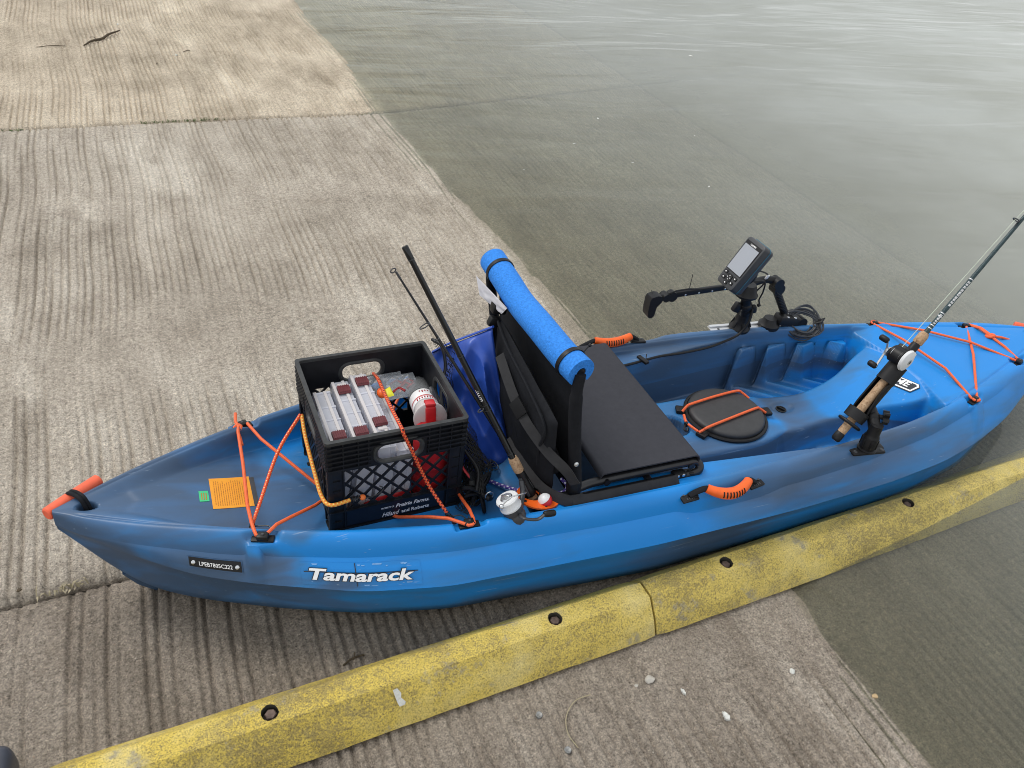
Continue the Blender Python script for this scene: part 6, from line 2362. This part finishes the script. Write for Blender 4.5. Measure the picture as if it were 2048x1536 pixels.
lead = thing('power_cable', 'black cable running from the mount along the far rail to the seat', 'cable', (.4, .28, .29))
mb = MB()
cpts = spline([(.512, .285, .400), (.500, .268, .345), (.472, .268, .300), (.410, .262, .282), (.345, .252, .277), (.255, .247, .2745), (.175, .247, .2745), (.118, .242, .273), (.05, .232, .272), (-.02, .225, .272)], 8)
mb.tube(cpts, .0042, 8)
mb.build('cable', M_BLACK, lead)
mb = MB()
mb.box((.098, .238, .277), (.016, .044, .010), .003, Matrix.Rotation(.25, 3, 'Z'))
mb.tube([(.110, .240, .279), (.116, .250, .288)], .0014, 5)
mb.build('cable_clip', M_BLACK, lead)
mb = MB()
z1 = float(deck_h(np.array([.118]), np.array([.335]))[0])
mb.tube(spline([(.092, .327, z1 + .006), (.088, .335, z1 + .018), (.098, .342, z1 + .026)], 5), .0035, 7)
mb.ball((.100, .343, z1 + .027), .006, 8)
mb.build('cord_knot', M_BLACK, kayak)
# ------------------------------------------------------------------ small things on the ramp
def gz_at(x, y):
    return 0.0
def pebble(x, y, r, mat, lab, seed, flat=.45):
    t = thing('pebble', lab, 'pebble', (x, y, 0), 'G')
    mb = MB()
    n0 = len(mb.v)
    mb.ball((x, y, r * flat * .6 - .002), r, 14, (1, .8, flat))
    mb.v = [tuple(Vector(p) + (Vector(p) - Vector((x, y, 0))) * (.5 * mnoise.noise(Vector(p) * (1.2 / r) + Vector((seed, 0, 0))))) for p in mb.v]
    mb.build('stone', mat, t, smooth=50)
pebble(-.324, -.599, .0125, M_STONE, 'largest pale pebble below the curb joint', 1, .5)
pebble(.032, -.707, .0085, M_GUANO, 'small white chip on the concrete near the lower right waterline', 2)
pebble(.184, -.836, .0075, M_TAN, 'small tan chip at the dry edge of the lower right waterline', 3)
pebble(-.36, -.60, .005, M_STONE, 'tiny grey pebble just left of the largest pale pebble', 4)
pebble(-1.66, .16, .006, M_TWIG, 'dark pebble on the joint at the left edge', 5)
for k, (x, y, lab) in enumerate(((-.612, -.583, 'rusty steel pin end in the concrete above the other pin'), (-.588, -.680, 'rusty steel pin end in the concrete nearest the bottom edge'))):
    t = thing('steel_pin', lab, 'pin', (x, y, 0), 'G')
    mb = MB()
    mb.rod((x, y, -.004), (x, y, 1), [(0, .0085), (.0055, .0080), (.0065, .0066), (.0055, .005), (.005, 0)], 14, cap=False)
    mb.build('pin_head', plain('pin_zinc', (.26, .26, .25), .5, .4, var=.3, vscale=200), t)
t = thing('dry_straw', 'curved dry grass stem lying on the concrete below the curb', 'grass stem', (-.53, -.63, 0), 'G')
mb = MB()
mb.tube(spline([(-.478, -.583, .004), (-.520, -.585, .005), (-.556, -.610, .004), (-.572, -.648, .005), (-.566, -.686, .004)], 8), .0012, 6)
mb.build('stem', M_STRAW, t)
t = thing('stick', 'dead stick lying on the tan concrete at upper left', 'stick', (-1.27, 4.65, 0), 'G')
mb = MB()
sp = spline([(-1.375, 4.50, .008), (-1.330, 4.575, .012), (-1.265, 4.640, .010), (-1.215, 4.715, .016), (-1.150, 4.800, .014)], 6)
mb.tube([p + Vector((.004 * mnoise.noise(p * 40), .006 * mnoise.noise(p * 33), 0)) for p in sp], [.0035 + .0045 * math.sin(3.1 * i / len(sp)) for i in range(len(sp))], 7)
mb.build('stick_stem', M_TWIG, t, smooth=60)
mb = MB()
mb.tube(spline([(-1.30, 4.61, .012), (-1.31, 4.65, .016), (-1.335, 4.67, .010)], 4), .0022, 6)
mb.build('twig', M_TWIG, t)
for k, (x, y, L_, a, lab) in enumerate(((-1.56, 4.50, .16, .12, 'thin dark twig lying left of the stick'), (-.78, 4.36, .05, .5, 'short twig right of the stick'), (-.98, 4.12, .03, 1.2, 'bark crumb below the stick'), (-.965, -.305, .055, .2, 'forked twig lying against the yellow curb'))):
    t = thing('twig', lab, 'twig', (x, y, 0), 'G')
    mb = MB()
    d_ = Vector((math.cos(a), math.sin(a), 0))
    n_ = Vector((-d_.y, d_.x, 0))
    mb.tube(spline([Vector((x, y, .004)) - d_ * L_ / 2, Vector((x, y, .006)) + n_ * L_ * .08, Vector((x, y, .004)) + d_ * L_ / 2], 5), .0022, 6)
    if k in (1, 3):
        mb.tube([Vector((x, y, .006)), Vector((x, y, .008)) + d_ * L_ * .2 + n_ * L_ * .28], .0016, 5)
    mb.build('twig_stem', M_TWIG, t)
# pale splashes dried on the concrete
for k, (x, y, r, lab) in enumerate(((-.20, -.745, .010, 'pale dried splash on the concrete at lower right'), (-.262, -.655, .007, 'small pale splash near the largest pebble'), (-.86, 4.30, .022, 'white splash on the tan slab right of the stick'), (-1.145, 5.0, .016, 'white fleck on the tan slab above the stick'))):
    t = thing('dried_splash', lab, 'splash mark', (x, y, 0), 'G')
    mb = MB()
    n = 26
    rr = random.Random(k)
    ring_ = [(x + r * (1 + .5 * rr.uniform(-1, 1)) * math.cos(2 * math.pi * i / n) * .55, y + r * (1 + .5 * rr.uniform(-1, 1)) * math.sin(2 * math.pi * i / n), .0028) for i in range(n)]
    mb.add(ring_ + [(p[0], p[1], -.004) for p in ring_], [tuple(range(n))] + [(i, (i + 1) % n, n + (i + 1) % n, n + i) for i in range(n)])
    mb.build('splash_film', M_GUANO, t, smooth=None)
# grass and weeds rooted in the joints
def blades(name, lab, spots, h, n, mat, seed, kind=None):
    rr = random.Random(seed)
    x0, y0 = spots[0]
    t = thing(name, lab, 'weed' if kind is None else 'grass', (x0, y0, 0), 'G')
    mb = MB()
    for i in range(n):
        x, y = rr.choice(spots)
        x += rr.uniform(-.035, .035)
        y += rr.uniform(-.006, .006)
        a = rr.uniform(0, 6.28)
        L_ = h * rr.uniform(.5, 1.1)
        d_ = Vector((math.cos(a), math.sin(a), 0))
        w = Vector((-d_.y, d_.x, 0)) * rr.uniform(.0012, .0028)
        p0 = Vector((x, y, -.006))
        p1 = p0 + d_ * L_ * .35 + Vector((0, 0, L_ * .55))
        p2 = p0 + d_ * L_ * .95 + Vector((0, 0, L_ * rr.uniform(.2, .7)))
        mb.add([p0 - w, p0 + w, p1 + w, p1 - w, p2], [(0, 1, 2, 3), (3, 2, 4)])
    o = mb.build('blades', mat, t, smooth=None)
    o['kind'] = 'stuff'
blades('grass_tuft', 'green grass growing in the upper joint of the ramp', [(-1.16 + .05 * i, 3.156 + .001 * i) for i in range(9)] + [(-1.72, 3.14), (-1.78, 3.14), (-.86, 3.158)], .022, 90, M_WEED, 3, 'grass')
blades('weed_tuft', 'weed tuft in the joint beside the kayak stern', [(-1.565, .128), (-1.59, .128), (-1.54, .13)], .026, 26, M_STRAW, 8)
# bits floating on the lake
FL = [(1.02, 2.35, .016), (1.32, 2.62, .020), (1.20, 2.02, .014), (1.42, 1.63, .016), (2.5, 3.4, .03), (.62, 2.15, .010), (1.72, 2.2, .011)]
proto = None
for i, (x, y, r) in enumerate(FL):
    if proto is None:
        proto = bpy.data.meshes.new('floating_leaf')
        n = 14
        rr = random.Random(6)
        ring_ = [(math.cos(2 * math.pi * k / n) * (1 + .25 * rr.uniform(-1, 1)), .45 * math.sin(2 * math.pi * k / n) * (1 + .3 * rr.uniform(-1, 1)), 0) for k in range(n)]
        proto.from_pydata(ring_ + [(p[0] * .9, p[1] * .9, .12) for p in ring_], [], [tuple(n + k for k in range(n))] + [(k, (k + 1) % n, n + (k + 1) % n, n + k) for k in range(n)])
        proto.materials.append(M_GUANO)
    o = bpy.data.objects.new('floating_leaf', proto)
    COL.objects.link(o)
    o.location = (x, y, .0005)
    o.scale = (r * .55, r * .55, r * .4)
    o.rotation_euler = (0, 0, i * 1.3)
    o['label'] = 'small pale leaf floating on the lake surface'
    o['category'] = 'leaf'
    o['group'] = 'pale leaves floating on the lake'
# unidentified slate ridged object at the lower left; its lid form is made up
t = thing('ridged_object', 'slate grey ridged object in the lower left corner', 'ridged object', (-1.75, -.33, 0), 'G')
mb = MB()
mb.box((-1.822, -.425, .045), (.33, .30, .09), .028, Matrix.Rotation(-.10, 3, 'Z'), 4)
mb.build('object_shell', M_SLATE, t)
for k, o_ in enumerate((.0, .022)):
    mb = MB()
    mb.tube(spline([(-1.977, -.302 - o_, .088), (-1.822, -.315 - o_, .0915), (-1.712, -.326 - o_, .0905), (-1.674, -.355 - o_, .083), (-1.662, -.41 - o_, .08)], 8), .0055, 8)
    mb.build('object_ridge', M_BLACK, t)
bpy.context.view_layer.update()
